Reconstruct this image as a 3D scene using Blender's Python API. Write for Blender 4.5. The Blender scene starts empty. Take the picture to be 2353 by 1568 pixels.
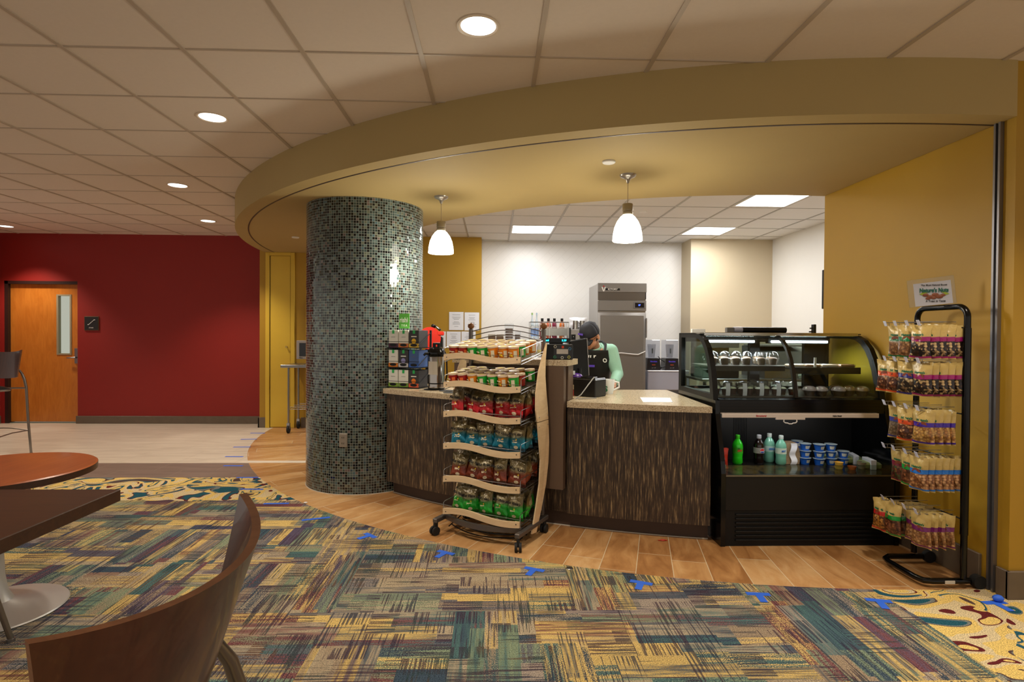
import bpy, bmesh, math, random
from math import pi, sin, cos, radians as rad, atan2, sqrt, acos, asin
from mathutils import Vector, Matrix
S = bpy.context.scene
COL = S.collection
rnd = random.Random(7)

# ------------------------------------------------------------------ camera, world, exposure
F_PX, W_PX = 1308.8, 2353.0
cam_d = bpy.data.cameras.new('camera')
cam_d.sensor_width = 36.0
cam_d.lens = F_PX / W_PX * 36.0
cam_d.clip_start = 0.05
cam = bpy.data.objects.new('camera', cam_d)
COL.objects.link(cam)
EYE = Vector((0, 0, 1.39))
yaw, pitch, roll = .03253, .01237, .00678
A_ = Matrix(((cos(yaw), -sin(yaw), 0), (sin(yaw), cos(yaw), 0), (0, 0, 1)))
B_ = Matrix(((1, 0, 0), (0, 0, -1), (0, 1, 0)))
P_ = Matrix(((1, 0, 0), (0, cos(pitch), -sin(pitch)), (0, sin(pitch), cos(pitch))))
R_ = Matrix(((cos(roll), -sin(roll), 0), (sin(roll), cos(roll), 0), (0, 0, 1)))
V_ = R_ @ P_ @ B_ @ A_
m = Matrix((V_[0], -V_[1], -V_[2])).transposed().to_4x4()
m.translation = EYE
cam.matrix_world = m
S.camera = cam
S.view_settings.view_transform = 'Standard'
S.view_settings.look = 'None'
S.view_settings.gamma = 1.0
S.view_settings.exposure = 0.0
S.view_settings.use_curve_mapping = False
w = bpy.data.worlds.new('world')
S.world = w
w.use_nodes = True
w.node_tree.nodes['Background'].inputs[0].default_value = (1.0, 0.90, 0.80, 1)
w.node_tree.nodes['Background'].inputs[1].default_value = 0.66

CEN = Vector((2.44, 8.68, 0))      # centre all the curves of the kiosk share
CZ = 2.846                          # ceiling height
SZ = 2.553                          # underside of the curved soffit
WARM = (1.0, 0.86, 0.71)
DOWN = [(-.081, 2.717), (-1.916, 3.947), (-3.148, 5.786), (-3.752, 7.616), (-6.81, 8.188), (2.05, 2.25), (4.1, 2.5),
        (-2.6, .6), (-.2, -.9), (2.4, -.6), (-5.2, 1.6), (-5.6, 4.6), (-7.9, 5.4)]  # this row: extra downlights out of view, added to brighten the room
SPOT_W = 152.0
for i, (x, y) in enumerate(DOWN):
    ld = bpy.data.lights.new('downlight_lamp', 'SPOT')
    ld.energy = SPOT_W
    ld.color = WARM
    ld.spot_size = rad(102)
    ld.spot_blend = 0.6
    ld.shadow_soft_size = 0.07
    o = bpy.data.objects.new('downlight_lamp', ld)
    COL.objects.link(o)
    o.location = (x, y, CZ - .012)
KL = [(.53, 7.91), (.53, 5.75), (2.97, 7.85), (2.97, 6.03)]
KLIGHT_W = 27.0
for x, y in KL:
    ld = bpy.data.lights.new('panel_lamp', 'AREA')
    ld.energy = KLIGHT_W
    ld.color = (1.0, 0.985, 0.97)
    ld.size = .54
    o = bpy.data.objects.new('panel_lamp', ld)
    COL.objects.link(o)
    o.location = (x, y, CZ - .02)

# ------------------------------------------------------------------ material helpers
def lin(c):
    return tuple((v / 255 / 12.92 if v / 255 <= .04045 else ((v / 255 + .055) / 1.055) ** 2.4) for v in c)
class NT:
    def __init__(s, name):
        s.m = bpy.data.materials.new(name)
        s.m.use_nodes = True
        s.t = s.m.node_tree
        s.b = s.t.nodes['Principled BSDF']
        s.out = s.t.nodes['Material Output']
    def n(s, ty, ins=None, **kw):
        d = s.t.nodes.new(ty)
        for k, v in kw.items():
            setattr(d, k, v)
        for k, v in (ins or {}).items():
            s.set(d, k, v)
        return d
    def set(s, d, k, v):
        i = d.inputs[k]
        if isinstance(v, bpy.types.NodeSocket):
            s.t.links.new(v, i)
        elif isinstance(v, bpy.types.Node):
            s.t.links.new(v.outputs[0], i)
        else:
            if hasattr(i.default_value, '__len__') and not hasattr(v, '__len__'):
                v = (v,) * len(i.default_value)
            if hasattr(i.default_value, '__len__') and len(i.default_value) == 4 and len(v) == 3:
                v = (*v, 1)
            i.default_value = v
    def math(s, op, a, b=0.0, c=None):
        d = s.n('ShaderNodeMath', {0: a, 1: b}, operation=op)
        if c is not None:
            s.set(d, 2, c)
        return d.outputs[0]
    def vec(s, x=0.0, y=0.0, z=0.0):
        return s.n('ShaderNodeCombineXYZ', {0: x, 1: y, 2: z}).outputs[0]
    def coord(s, out='Object'):
        t = s.n('ShaderNodeTexCoord').outputs[out]
        x = s.n('ShaderNodeSeparateXYZ', {0: t})
        return t, x.outputs[0], x.outputs[1], x.outputs[2]
    def noise(s, v, scale=5.0, detail=2.0, rough=.5, dist=0.0):
        return s.n('ShaderNodeTexNoise', {'Vector': v, 'Scale': scale, 'Detail': detail, 'Roughness': rough, 'Distortion': dist}).outputs[0]
    def white(s, v):
        return s.n('ShaderNodeTexWhiteNoise', {'Vector': v}).outputs[0]
    def ramp(s, f, stops, const=False):
        d = s.n('ShaderNodeValToRGB', {0: f})
        r = d.color_ramp
        if const:
            r.interpolation = 'CONSTANT'
        while len(r.elements) < len(stops):
            r.elements.new(.5)
        for e, (p, c) in zip(r.elements, stops):
            e.position = p
            e.color = (*c, 1) if len(c) == 3 else c
        return d.outputs[0]
    def mix(s, f, a, b, mode='MIX'):
        d = s.n('ShaderNodeMix', data_type='RGBA', blend_type=mode)
        s.set(d, 0, f)
        s.set(d, 6, a)
        s.set(d, 7, b)
        return d.outputs[2]
    def bump(s, h, strength=.3, dist=.01):
        d = s.n('ShaderNodeBump', {'Strength': strength, 'Distance': dist, 'Height': h})
        s.set(s.b, 'Normal', d.outputs[0])
    def bs(s, **kw):
        for k, v in kw.items():
            s.set(s.b, {'col': 'Base Color', 'rough': 'Roughness', 'metal': 'Metallic', 'spec': 'Specular IOR Level', 'coat': 'Coat Weight'}.get(k, k), v)
        return s
MATS = {}
def mat(name, rgb, rough=.5, metal=0.0, var=0.0, scale=20.0, spec=.5, coat=0.0, bump=0.0):
    """plain surface; rgb in 0-255 sRGB, var = slight procedural variation of the colour itself"""
    if name in MATS:
        return MATS[name]
    t = NT(name)
    c = lin(rgb)
    t.bs(rough=rough, metal=metal, spec=spec, coat=coat)
    if var or bump:
        v, _, _, _ = t.coord()
        nz = t.noise(v, scale, 3.0)
        if var:
            t.bs(col=t.mix(nz, tuple(k * (1 - var) for k in c), tuple(min(1, k * (1 + var)) for k in c)))
        else:
            t.bs(col=c)
        if bump:
            t.bump(nz, bump, .002)
    else:
        t.bs(col=c)
    MATS[name] = t.m
    return t.m
def emis(name, rgb, strength):
    if name in MATS:
        return MATS[name]
    t = NT(name)
    t.bs(col=lin(rgb), rough=.4)
    t.set(t.b, 'Emission Color', lin(rgb))
    t.set(t.b, 'Emission Strength', strength)
    MATS[name] = t.m
    return t.m
def clear(name, tint=(255, 255, 255), gloss=.08, rough=.03):
    """thin clear glass or plastic film: lets light straight through, reflects by Fresnel"""
    if name in MATS:
        return MATS[name]
    t = NT(name)
    t.t.nodes.remove(t.b)
    tr = t.n('ShaderNodeBsdfTransparent', {0: lin(tint)})
    gl = t.n('ShaderNodeBsdfGlossy', {'Color': (1, 1, 1, 1), 'Roughness': rough})
    fr = t.n('ShaderNodeLayerWeight', {'Blend': .5})
    f = t.math('MULTIPLY_ADD', t.math('POWER', fr.outputs['Facing'], 4.0), .2, gloss * .6)
    mx = t.n('ShaderNodeMixShader', {0: f, 1: tr.outputs[0], 2: gl.outputs[0]})
    t.t.links.new(mx.outputs[0], t.out.inputs[0])
    MATS[name] = t.m
    return t.m

# ------------------------------------------------------------------ mesh helpers
class MB:
    def __init__(s):
        s.v, s.f, s.m, s.s = [], [], [], []
    def add(s, vs, fs, mi=0, sm=False, M=None):
        b = len(s.v)
        s.v += [tuple(M @ Vector(p)) if M else tuple(p) for p in vs]
        s.f += [tuple(i + b for i in f) for f in fs]
        s.m += [mi] * len(fs)
        s.s += [sm] * len(fs)
        return s
    def box(s, x0, y0, z0, x1, y1, z1, mi=0, bev=0.0, M=None, seg=1):
        x0, x1 = min(x0, x1), max(x0, x1); y0, y1 = min(y0, y1), max(y0, y1); z0, z1 = min(z0, z1), max(z0, z1)
        if bev <= 0:
            vs = [(x, y, z) for z in (z0, z1) for y in (y0, y1) for x in (x0, x1)]
            return s.add(vs, [(0, 2, 3, 1), (4, 5, 7, 6), (0, 1, 5, 4), (1, 3, 7, 5), (3, 2, 6, 7), (2, 0, 4, 6)], mi, False, M)
        bm = bmesh.new()
        bmesh.ops.create_cube(bm, size=1.0)
        for v in bm.verts:
            v.co = Vector(((x0 + x1) / 2 + v.co.x * (x1 - x0), (y0 + y1) / 2 + v.co.y * (y1 - y0), (z0 + z1) / 2 + v.co.z * (z1 - z0)))
        bmesh.ops.bevel(bm, geom=bm.edges[:], offset=bev, segments=seg, affect='EDGES', profile=.5)
        vs = [tuple(v.co) for v in bm.verts]
        for i, v in enumerate(bm.verts):
            v.index = i
        fs = [tuple(v.index for v in f.verts) for f in bm.faces]
        bm.free()
        return s.add(vs, fs, mi, seg > 1, M)
    def taper(s, pts, rs, n=10, mi=0, sm=True, caps=True, M=None, closed=False):
        pts = [Vector(p) for p in pts]
        if not hasattr(rs, '__len__'):
            rs = [rs] * len(pts)
        vs, fs = [], []
        up = None
        for i, p in enumerate(pts):
            if closed:
                d = (pts[(i + 1) % len(pts)] - pts[i - 1]).normalized()
            else:
                d = (pts[min(i + 1, len(pts) - 1)] - pts[max(i - 1, 0)]).normalized()
            if up is None:
                up = Vector((0, 0, 1)) if abs(d.z) < .9 else Vector((0, 1, 0))
            a = d.cross(up)
            if a.length < 1e-6:
                a = d.orthogonal()
            a.normalize()
            b = a.cross(d).normalized()
            up = b
            for k in range(n):
                t = 2 * pi * k / n
                vs.append(p + (a * cos(t) + b * sin(t)) * rs[i])
        L = len(pts)
        for i in range(L if closed else L - 1):
            j = (i + 1) % L
            for k in range(n):
                k2 = (k + 1) % n
                fs.append((i * n + k, i * n + k2, j * n + k2, j * n + k))
        s.add(vs, fs, mi, sm, M)
        if caps and not closed:
            b = len(s.v) - len(vs)
            s.f += [tuple(b + k for k in range(n))[::-1], tuple(b + (L - 1) * n + k for k in range(n))]
            s.m += [mi, mi]
            s.s += [False, False]
        return s
    def cyl(s, p0, p1, r, r1=None, n=20, mi=0, M=None):
        return s.taper([p0, p1], [r, r if r1 is None else r1], n, mi, True, True, M)
    def lathe(s, prof, n=24, mi=0, c=(0, 0, 0), M=None, sm=True, sx=1.0, sy=1.0):
        vs = [(c[0] + r * cos(2 * pi * k / n) * sx, c[1] + r * sin(2 * pi * k / n) * sy, c[2] + z) for r, z in prof for k in range(n)]
        fs = []
        for i in range(len(prof) - 1):
            for k in range(n):
                k2 = (k + 1) % n
                fs.append((i * n + k, i * n + k2, (i + 1) * n + k2, (i + 1) * n + k))
        return s.add(vs, fs, mi, sm, M)
    def sphere(s, c, r, n=14, mi=0, M=None, sc=(1, 1, 1)):
        pr = [(max(1e-4, sin(pi * i / n)), -cos(pi * i / n)) for i in range(n + 1)]
        vs = [(c[0] + a * cos(2 * pi * k / n) * r * sc[0], c[1] + a * sin(2 * pi * k / n) * r * sc[1], c[2] + z * r * sc[2]) for a, z in pr for k in range(n)]
        fs = [(i * n + k, i * n + (k + 1) % n, (i + 1) * n + (k + 1) % n, (i + 1) * n + k) for i in range(n) for k in range(n)]
        return s.add(vs, fs, mi, True, M)
    def prism(s, poly, a, b, axis='x', mi=0, M=None):
        """poly in the two other axes (y,z for x; x,z for y; x,y for z), pushed from a to b along axis"""
        def P(p, t):
            return {'x': (t, p[0], p[1]), 'y': (p[0], t, p[1]), 'z': (p[0], p[1], t)}[axis]
        n = len(poly)
        vs = [P(p, a) for p in poly] + [P(p, b) for p in poly]
        fs = [tuple(range(n))[::-1], tuple(range(n, 2 * n))] + [(i, (i + 1) % n, n + (i + 1) % n, n + i) for i in range(n)]
        return s.add(vs, fs, mi, False, M)
    def grid(s, fn, nu, nv, mi=0, sm=True, M=None):
        vs = [fn(i / nu, j / nv) for j in range(nv + 1) for i in range(nu + 1)]
        fs = [(j * (nu + 1) + i, j * (nu + 1) + i + 1, (j + 1) * (nu + 1) + i + 1, (j + 1) * (nu + 1) + i) for j in range(nv) for i in range(nu)]
        return s.add(vs, fs, mi, sm, M)
    def arc(s, r0, r1, a0, a1, z0, z1, n=48, mi=0, c=None):
        """solid ring piece about the kiosk centre, angles in degrees (may be functions of r)"""
        c = c or CEN
        fa0 = a0 if callable(a0) else (lambda r: a0)
        fa1 = a1 if callable(a1) else (lambda r: a1)
        vs = []
        for k in range(n + 1):
            for r, z in ((r0, z0), (r1, z0), (r1, z1), (r0, z1)):
                t = rad(fa0(r) + (fa1(r) - fa0(r)) * k / n)
                vs.append((c[0] + r * cos(t), c[1] + r * sin(t), z))
        fs = []
        for k in range(n):
            for q in range(4):
                fs.append((4 * k + q, 4 * k + (q + 1) % 4, 4 * k + 4 + (q + 1) % 4, 4 * k + 4 + q))
        fs += [(3, 2, 1, 0), (4 * n, 4 * n + 1, 4 * n + 2, 4 * n + 3)]
        return s.add(vs, fs, mi, True)
    def build(s, name, mats, parent=None, loc=(0, 0, 0), rot=(0, 0, 0), angle=35, fix=True):
        me = bpy.data.meshes.new(name)
        me.from_pydata(s.v, [], s.f)
        if not isinstance(mats, (list, tuple)):
            mats = [mats]
        for q in mats:
            me.materials.append(q)
        me.polygons.foreach_set('material_index', s.m)
        me.polygons.foreach_set('use_smooth', s.s)
        if fix:
            bm = bmesh.new()
            bm.from_mesh(me)
            bmesh.ops.recalc_face_normals(bm, faces=bm.faces[:])
            bm.to_mesh(me)
            bm.free()
        me.update()
        if any(s.s):
            me.set_sharp_from_angle(angle=rad(angle))
        o = bpy.data.objects.new(name, me)
        COL.objects.link(o)
        o.parent = parent
        o.location = loc
        o.rotation_euler = rot
        return o
def tag(o, label=None, cat=None, group=None, kind=None):
    if label: o['label'] = label
    if cat: o['category'] = cat
    if group: o['group'] = group
    if kind: o['kind'] = kind
    return o
def thing(name, label, cat, loc=(0, 0, 0), rz=0.0, group=None, rot=None):
    o = bpy.data.objects.new(name, None)
    o.empty_display_size = .05
    COL.objects.link(o)
    o.location = loc
    o.rotation_euler = rot if rot else (0, 0, rz)
    return tag(o, label, cat, group)
def struct(name, mb, mats, parent=None, **kw):
    o = mb.build(name, mats, parent, **kw)
    if parent is None:
        o['kind'] = 'structure'
    return o
def kids(o):
    return [c for c in COL.objects if c.parent == o]
def snap(o):
    """a thing and its parts remembered, so that copies are cheap"""
    return (o, [snap(c) for c in kids(o)])
def dup(sn, loc=None, rot=None, label=None, group=None, parent=None, parts=True):
    src, ch = sn
    c = src.copy()
    COL.objects.link(c)
    if parent is not None: c.parent = parent
    if loc is not None: c.location = loc
    if rot is not None: c.rotation_euler = rot
    if label: c['label'] = label
    if group: c['group'] = group
    if parts:
        for q in ch:
            dup(q, parent=c)
    return c
TXT = {}
def text(name, body, size, material, parent, loc=(0, 0, 0), rot=(pi / 2, 0, 0), shear=0.0, ext=.0006, sx=1.0, align='CENTER', bold=0.0):
    key = (body, size, shear, ext, sx, align, bold)
    if key not in TXT:
        cu = bpy.data.curves.new('lettering', 'FONT')
        cu.body = body
        cu.size = size
        cu.shear = shear
        cu.extrude = ext
        cu.offset = bold
        cu.align_x = align
        cu.align_y = 'CENTER'
        cu.resolution_u = 3
        ob = bpy.data.objects.new('lettering_source', cu)
        COL.objects.link(ob)
        dg = bpy.context.evaluated_depsgraph_get()
        me = bpy.data.meshes.new_from_object(ob.evaluated_get(dg))
        bpy.data.objects.remove(ob)
        bpy.data.curves.remove(cu)
        if sx != 1.0:
            for v in me.vertices:
                v.co.x *= sx
        TXT[key] = me
    me = TXT[key]
    if me.materials and me.materials[0] != material:
        me = me.copy()
        me.materials.clear()
    if not me.materials:
        me.materials.append(material)
    o = bpy.data.objects.new(name, me)
    COL.objects.link(o)
    o.parent = parent
    o.location = loc
    o.rotation_euler = rot
    return o
ORD = ['first', 'second', 'third', 'fourth', 'fifth', 'sixth', 'seventh', 'eighth', 'ninth', 'tenth']
def pol(r, a, z=0.0):
    return Vector((CEN.x + r * cos(rad(a)), CEN.y + r * sin(rad(a)), z))

# ------------------------------------------------------------------ procedural surfaces
GOLD = mat('gold_wall_paint', (170, 131, 26), .55, var=.04, scale=3, bump=.03)
GOLD_DOOR = mat('gold_door_paint', (212, 176, 52), .5, var=.03, scale=4)
OCHRE = mat('ochre_soffit_paint', (174, 152, 100), .8, var=.03, scale=3, bump=.02)
RED = mat('deep_red_wall_paint', (142, 24, 14), .6, var=.05, scale=3)
WHITEW = mat('white_wall_paint', (222, 220, 214), .5, var=.02, scale=5)
BEIGE = mat('beige_wall_paint', (196, 182, 154), .6, var=.02, scale=4)
BASE = mat('brown_stone_baseboard', (104, 90, 74), .45, var=.18, scale=14)
TILE_C = mat('white_ceiling_tile', (226, 214, 202), .85, var=.03, scale=40, bump=.08)
TBAR = mat('ceiling_grid_paint', (186, 172, 156), .5)
TBARK = mat('kitchen_grid_paint', (176, 174, 170), .5)
KTILE = mat('kitchen_ceiling_tile', (226, 226, 224), .85, var=.02, scale=40)
STEEL = mat('brushed_steel', (150, 148, 146), .28, 1.0, var=.08, scale=8)
CHROME = mat('chrome_wire', (160, 160, 162), .3, 1.0)
DARKST = mat('dark_grey_steel', (104, 98, 94), .4, .6)
BLACK = mat('black_plastic', (9, 9, 10), .4, spec=.35)
BLACKG = mat('black_gloss', (6, 6, 7), .18, spec=.35)
BLACKM = mat('black_powder_coat', (8, 8, 8), .5, spec=.3)
WHITE = mat('white_plastic', (232, 232, 230), .4)
PAPER = mat('white_paper', (226, 228, 232), .7)
RUBBER = mat('black_rubber', (18, 18, 18), .7)
TUBE = mat('grey_tube_steel', (140, 132, 124), .3, .9)
SILVER = mat('silver_painted_steel', (186, 184, 180), .35, .45)
INK = mat('grey_ink', (110, 110, 115), .8)
BLACKINK = mat('black_ink', (16, 16, 16), .6)
GLASS = clear('clear_glass', (236, 244, 240), .05)
FILM = clear('clear_plastic_film', (244, 246, 248), .07, .12)
BALLW = mat('turned_walnut', (120, 76, 40), .4, var=.2, scale=30)

def wood_mat(name, c1, c2, sc=(2, 30, 30), rough=.35, coat=.2):
    t = NT(name)
    v, x, y, z = t.coord()
    mp = t.n('ShaderNodeMapping', {'Vector': v, 'Scale': sc})
    a = t.noise(mp.outputs[0], 1.0, 6.0, .6, 1.2)
    t.bs(col=t.ramp(a, [(.3, lin(c1)), (.7, lin(c2))]), rough=rough, coat=coat)
    MATS[name] = t.m
    return t.m
MAPLE = wood_mat('pale_maple', (222, 192, 148), (236, 210, 170), (6, 6, 30), .4, .1)
DOORW = wood_mat('orange_birch_door', (186, 108, 32), (206, 128, 46), (16, 16, 3), .35, .1)
WALNUT = wood_mat('brown_table_laminate', (52, 30, 17), (70, 42, 24), (3, 40, 40), .38, .0)
CHERRY = wood_mat('cherry_table_laminate', (158, 84, 44), (178, 98, 52), (30, 3, 3), .35, .1)
SHELL = wood_mat('walnut_plywood_shell', (70, 36, 20), (92, 50, 28), (26, 26, 4), .32, .25)
PLYEDGE = wood_mat('plywood_edge', (108, 68, 40), (140, 92, 58), (4, 4, 240), .5, .0)

def f_counter():
    t = NT('speckled_stone_counter')
    v, x, y, z = t.coord()
    a = t.n('ShaderNodeTexVoronoi', {'Vector': v, 'Scale': 230.0}).outputs['Color']
    s = t.n('ShaderNodeSeparateXYZ', {0: a}).outputs[0]
    t.bs(col=t.ramp(s, [(0, lin((120, 100, 76))), (.16, lin((176, 156, 124))), (.5, lin((190, 172, 140))), (.9, lin((208, 192, 162)))]), rough=.22, spec=.5)
    return t.m
STONE = f_counter()
def f_bamboo():
    t = NT('dark_streaked_laminate')
    v, x, y, z = t.coord()
    dx, dy = t.math('SUBTRACT', x, CEN.x), t.math('SUBTRACT', y, CEN.y)
    an = t.math('MULTIPLY', t.math('ARCTAN2', dy, dx), 5.05)
    p = t.vec(t.math('MULTIPLY', an, 190.0), t.math('MULTIPLY', z, 8.0), 0.0)
    p2 = t.vec(t.math('MULTIPLY', an, 80.0), t.math('MULTIPLY', z, 3.5), 7.0)
    a = t.noise(p, 1.0, 4.0, .65)
    b = t.noise(p2, 1.0, 3.0, .6)
    k = t.math('ADD', t.math('MULTIPLY', a, .62), t.math('MULTIPLY', b, .38))
    t.bs(col=t.ramp(k, [(.30, lin((24, 17, 13))), (.46, lin((46, 34, 26))), (.54, lin((72, 56, 41))), (.60, lin((140, 118, 84))), (.70, lin((190, 170, 130)))]), rough=.42)
    return t.m
BAMBOO = f_bamboo()
def f_mosaic():
    t = NT('glass_mosaic_tile')
    v, x, y, z = t.coord()
    pitch = .02215
    an = t.math('MULTIPLY', t.math('ARCTAN2', y, x), .532 / (150 * pitch / (2 * pi)) * (150 * pitch / (2 * pi)) / pitch)
    u = t.math('MULTIPLY', t.math('ARCTAN2', y, x), 150 / (2 * pi))
    w_ = t.math('DIVIDE', z, pitch)
    cell = t.vec(t.math('FLOOR', u), t.math('FLOOR', w_), 0.0)
    wn = t.n('ShaderNodeTexWhiteNoise', {'Vector': cell})
    c = t.ramp(wn.outputs[0], [(0, lin((6, 8, 9))), (.26, lin((18, 24, 24))), (.36, lin((44, 56, 54))), (.55, lin((62, 78, 76))), (.72, lin((80, 98, 96))),
                               (.86, lin((70, 66, 54))), (.90, lin((96, 102, 86))), (.95, lin((104, 88, 84))), (.98, lin((70, 96, 104)))], True)
    fu, fw = t.math('FRACT', u), t.math('FRACT', w_)
    def edge(f):
        return t.math('GREATER_THAN', t.math('ABSOLUTE', t.math('SUBTRACT', f, .5)), .445)
    g = t.math('MAXIMUM', edge(fu), edge(fw))
    t.bs(col=t.mix(g, c, lin((146, 152, 146))), rough=t.math('MULTIPLY_ADD', g, .6, .06), spec=.5)
    geo = t.n('ShaderNodeNewGeometry')
    r = t.n('ShaderNodeVectorMath', {0: wn.outputs[1], 1: (.5, .5, .5)}, operation='SUBTRACT')
    r = t.n('ShaderNodeVectorMath', {0: r.outputs[0]}, operation='SCALE')
    t.set(r, 'Scale', t.math('MULTIPLY', t.math('SUBTRACT', 1.0, g), .09))
    s = t.n('ShaderNodeVectorMath', {0: geo.outputs['Normal'], 1: r.outputs[0]}, operation='ADD')
    s = t.n('ShaderNodeVectorMath', {0: s.outputs[0]}, operation='NORMALIZE')
    t.set(t.b, 'Normal', s.outputs[0])
    return t.m
MOSAIC = f_mosaic()
def f_planks():
    t = NT('radial_wood_plank_tile')
    v, x, y, z = t.coord()
    dx, dy = t.math('SUBTRACT', x, CEN.x), t.math('SUBTRACT', y, CEN.y)
    r = t.math('SQRT', t.math('ADD', t.math('MULTIPLY', dx, dx), t.math('MULTIPLY', dy, dy)))
    ang = t.math('MULTIPLY', t.math('ARCTAN2', dy, dx), 180 / pi)
    u = t.math('DIVIDE', t.math('ADD', ang, 91.75 + 360), 2.185)
    i = t.math('FLOOR', u)
    ro = t.white(t.vec(i, 3.0, 0.0))
    seg = t.math('ADD', t.math('DIVIDE', r, 1.2), t.math('MULTIPLY', ro, 3.0))
    j = t.math('FLOOR', seg)
    h = t.white(t.vec(i, j, 0.0))
    gr = t.noise(t.vec(t.math('MULTIPLY', r, 3.5), t.math('MULTIPLY', u, 2.2), t.math('MULTIPLY', i, 3.7)), 1.0, 6.0, .62, .8)
    k = t.math('ADD', t.math('MULTIPLY', gr, .75), t.math('MULTIPLY', h, .25))
    c = t.ramp(k, [(.28, lin((156, 108, 62))), (.45, lin((184, 136, 84))), (.6, lin((202, 158, 106))), (.76, lin((214, 180, 130)))])
    eu = t.math('ABSOLUTE', t.math('SUBTRACT', t.math('FRACT', u), .5))
    ew = t.math('MULTIPLY', t.math('SUBTRACT', .5, eu), t.math('MULTIPLY', r, 2.185 * pi / 180))
    es = t.math('MULTIPLY', t.math('SUBTRACT', .5, t.math('ABSOLUTE', t.math('SUBTRACT', t.math('FRACT', seg), .5))), 1.2)
    g = t.math('MAXIMUM', t.math('LESS_THAN', ew, .0022), t.math('LESS_THAN', es, .0022))
    t.bs(col=t.mix(g, c, lin((214, 200, 170))), rough=t.math('MULTIPLY_ADD', gr, .25, .24), spec=.5)
    return t.m
PLANK = f_planks()
def f_carpet():
    t = NT('patchwork_carpet')
    v, x, y, z = t.coord()
    FL = lambda a, s, o=0.0: t.math('FLOOR', t.math('DIVIDE', t.math('ADD', a, o), s))
    TX, TY = FL(x, .61, .18), FL(y, .61, .21)
    ori = t.math('GREATER_THAN', t.math('ADD', t.math('MULTIPLY', t.white(t.vec(FL(x, .305, .18), FL(y, .305, .21), 2.0)), .5), t.math('MULTIPLY', t.white(t.vec(TX, TY, 6.0)), .5)), .5)
    pal = [(0, lin((60, 76, 92))), (.09, lin((74, 104, 106))), (.18, lin((96, 98, 106))), (.26, lin((190, 166, 106))), (.39, lin((164, 152, 130))), (.52, lin((118, 74, 78))),
           (.60, lin((124, 140, 116))), (.70, lin((146, 130, 110))), (.80, lin((204, 178, 112))), (.90, lin((150, 140, 130))), (.95, lin((84, 76, 98)))]
    fine = t.noise(v, 185.0, 2.0, .8)
    def patch(a, b, s):
        seed = t.white(t.vec(FL(a, .61, .18), FL(b, .61, .21), s + 2.0))
        band = t.math('FLOOR', t.math('DIVIDE', t.math('ADD', t.math('ADD', b, t.math('MULTIPLY', seed, .09)), t.math('MULTIPLY', t.noise(t.vec(0.0, t.math('MULTIPLY', b, 6.0), s), 1.0), .14)), .085))
        off = t.math('MULTIPLY', t.white(t.vec(band, s + 9.0, 1.0)), .6)
        la = FL(t.math('ADD', a, off), .46)
        w1 = t.n('ShaderNodeTexWhiteNoise', {'Vector': t.vec(band, la, s)})
        sp = t.n('ShaderNodeSeparateXYZ', {0: w1.outputs[1]})
        # colour drifts inside a band: the second yarn shows through in streaks
        drift = t.noise(t.vec(t.math('MULTIPLY', a, 3.0), t.math('MULTIPLY', b, 42.0), s), 1.0, 2.0, .6)
        mixf = t.math('MULTIPLY_ADD', t.math('SUBTRACT', fine, .5), 1.1, drift)
        return t.mix(t.ramp(mixf, [(.47, (0, 0, 0)), (.60, (.9, .9, .9))]), t.ramp(sp.outputs[0], pal, True), t.ramp(sp.outputs[1], pal, True))
    base = t.mix(ori, patch(x, y, 0.0), patch(y, x, 31.0))
    ori2 = t.math('GREATER_THAN', t.white(t.vec(FL(x, .203, .18), FL(y, .203, .21), 12.0)), .5)
    def threads(a, b, s):
        thr = t.noise(t.vec(t.math('MULTIPLY', a, 3.0), t.math('MULTIPLY', b, 105.0), s), 1.0, 1.5, .5)
        den = t.white(t.vec(FL(a, .203, .18 + s * .07), FL(b, .102, .21), s + 3))
        return t.ramp(t.math('MULTIPLY_ADD', den, .17, thr), [(.625, (0, 0, 0)), (.66, (.8, .8, .8))])
    line = t.mix(ori2, threads(x, y, 1.0), threads(y, x, 5.0))
    lc = t.ramp(t.noise(t.vec(t.math('MULTIPLY', x, 2.3), t.math('MULTIPLY', y, 2.3), 8.0), 1.0), [(.38, lin((40, 50, 70))), (.5, lin((66, 46, 62))), (.58, lin((46, 66, 70))), (.66, lin((96, 66, 50)))])
    base = t.mix(line, base, lc)
    # leafy pattern carpet
    wob = t.n('ShaderNodeMapping', {'Vector': v, 'Scale': (1.0, 1.5, 1.0)}).outputs[0]
    q = t.noise(wob, 2.2, .6, .4, 1.8)
    q2 = t.noise(t.n('ShaderNodeMapping', {'Vector': v, 'Location': (7, 3, 0), 'Scale': (1.6, 1.0, 1.0)}).outputs[0], 2.4, .6, .4, 2.0)
    Y1, Y2, TL, MR, BR, GY = lin((216, 188, 112)), lin((204, 188, 150)), lin((36, 84, 100)), lin((96, 36, 38)), lin((86, 68, 64)), lin((118, 124, 122))
    f1 = t.ramp(q, [(0, TL), (.30, GY), (.345, BR), (.365, Y1), (.47, Y2), (.53, MR), (.555, Y1), (.63, GY), (.66, TL), (.70, BR)], True)
    f2 = t.ramp(q2, [(0, TL), (.33, MR), (.36, Y2), (.48, Y1), (.57, GY), (.585, TL), (.62, Y1), (.71, BR)], True)
    flor = t.mix(t.math('GREATER_THAN', t.noise(v, 1.3, .5), .5), f1, f2)
    wb = t.math('MULTIPLY', t.noise(v, 5.0, 1.0), .16)
    left = t.math('MULTIPLY', t.math('GREATER_THAN', t.math('ADD', y, wb), 4.84), t.math('GREATER_THAN', x, -4.15))
    right = t.math('GREATER_THAN', t.math('ADD', x, wb), 2.16)
    stripe = t.math('MULTIPLY', t.math('GREATER_THAN', y, 5.12), t.math('LESS_THAN', x, -4.15))
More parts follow.
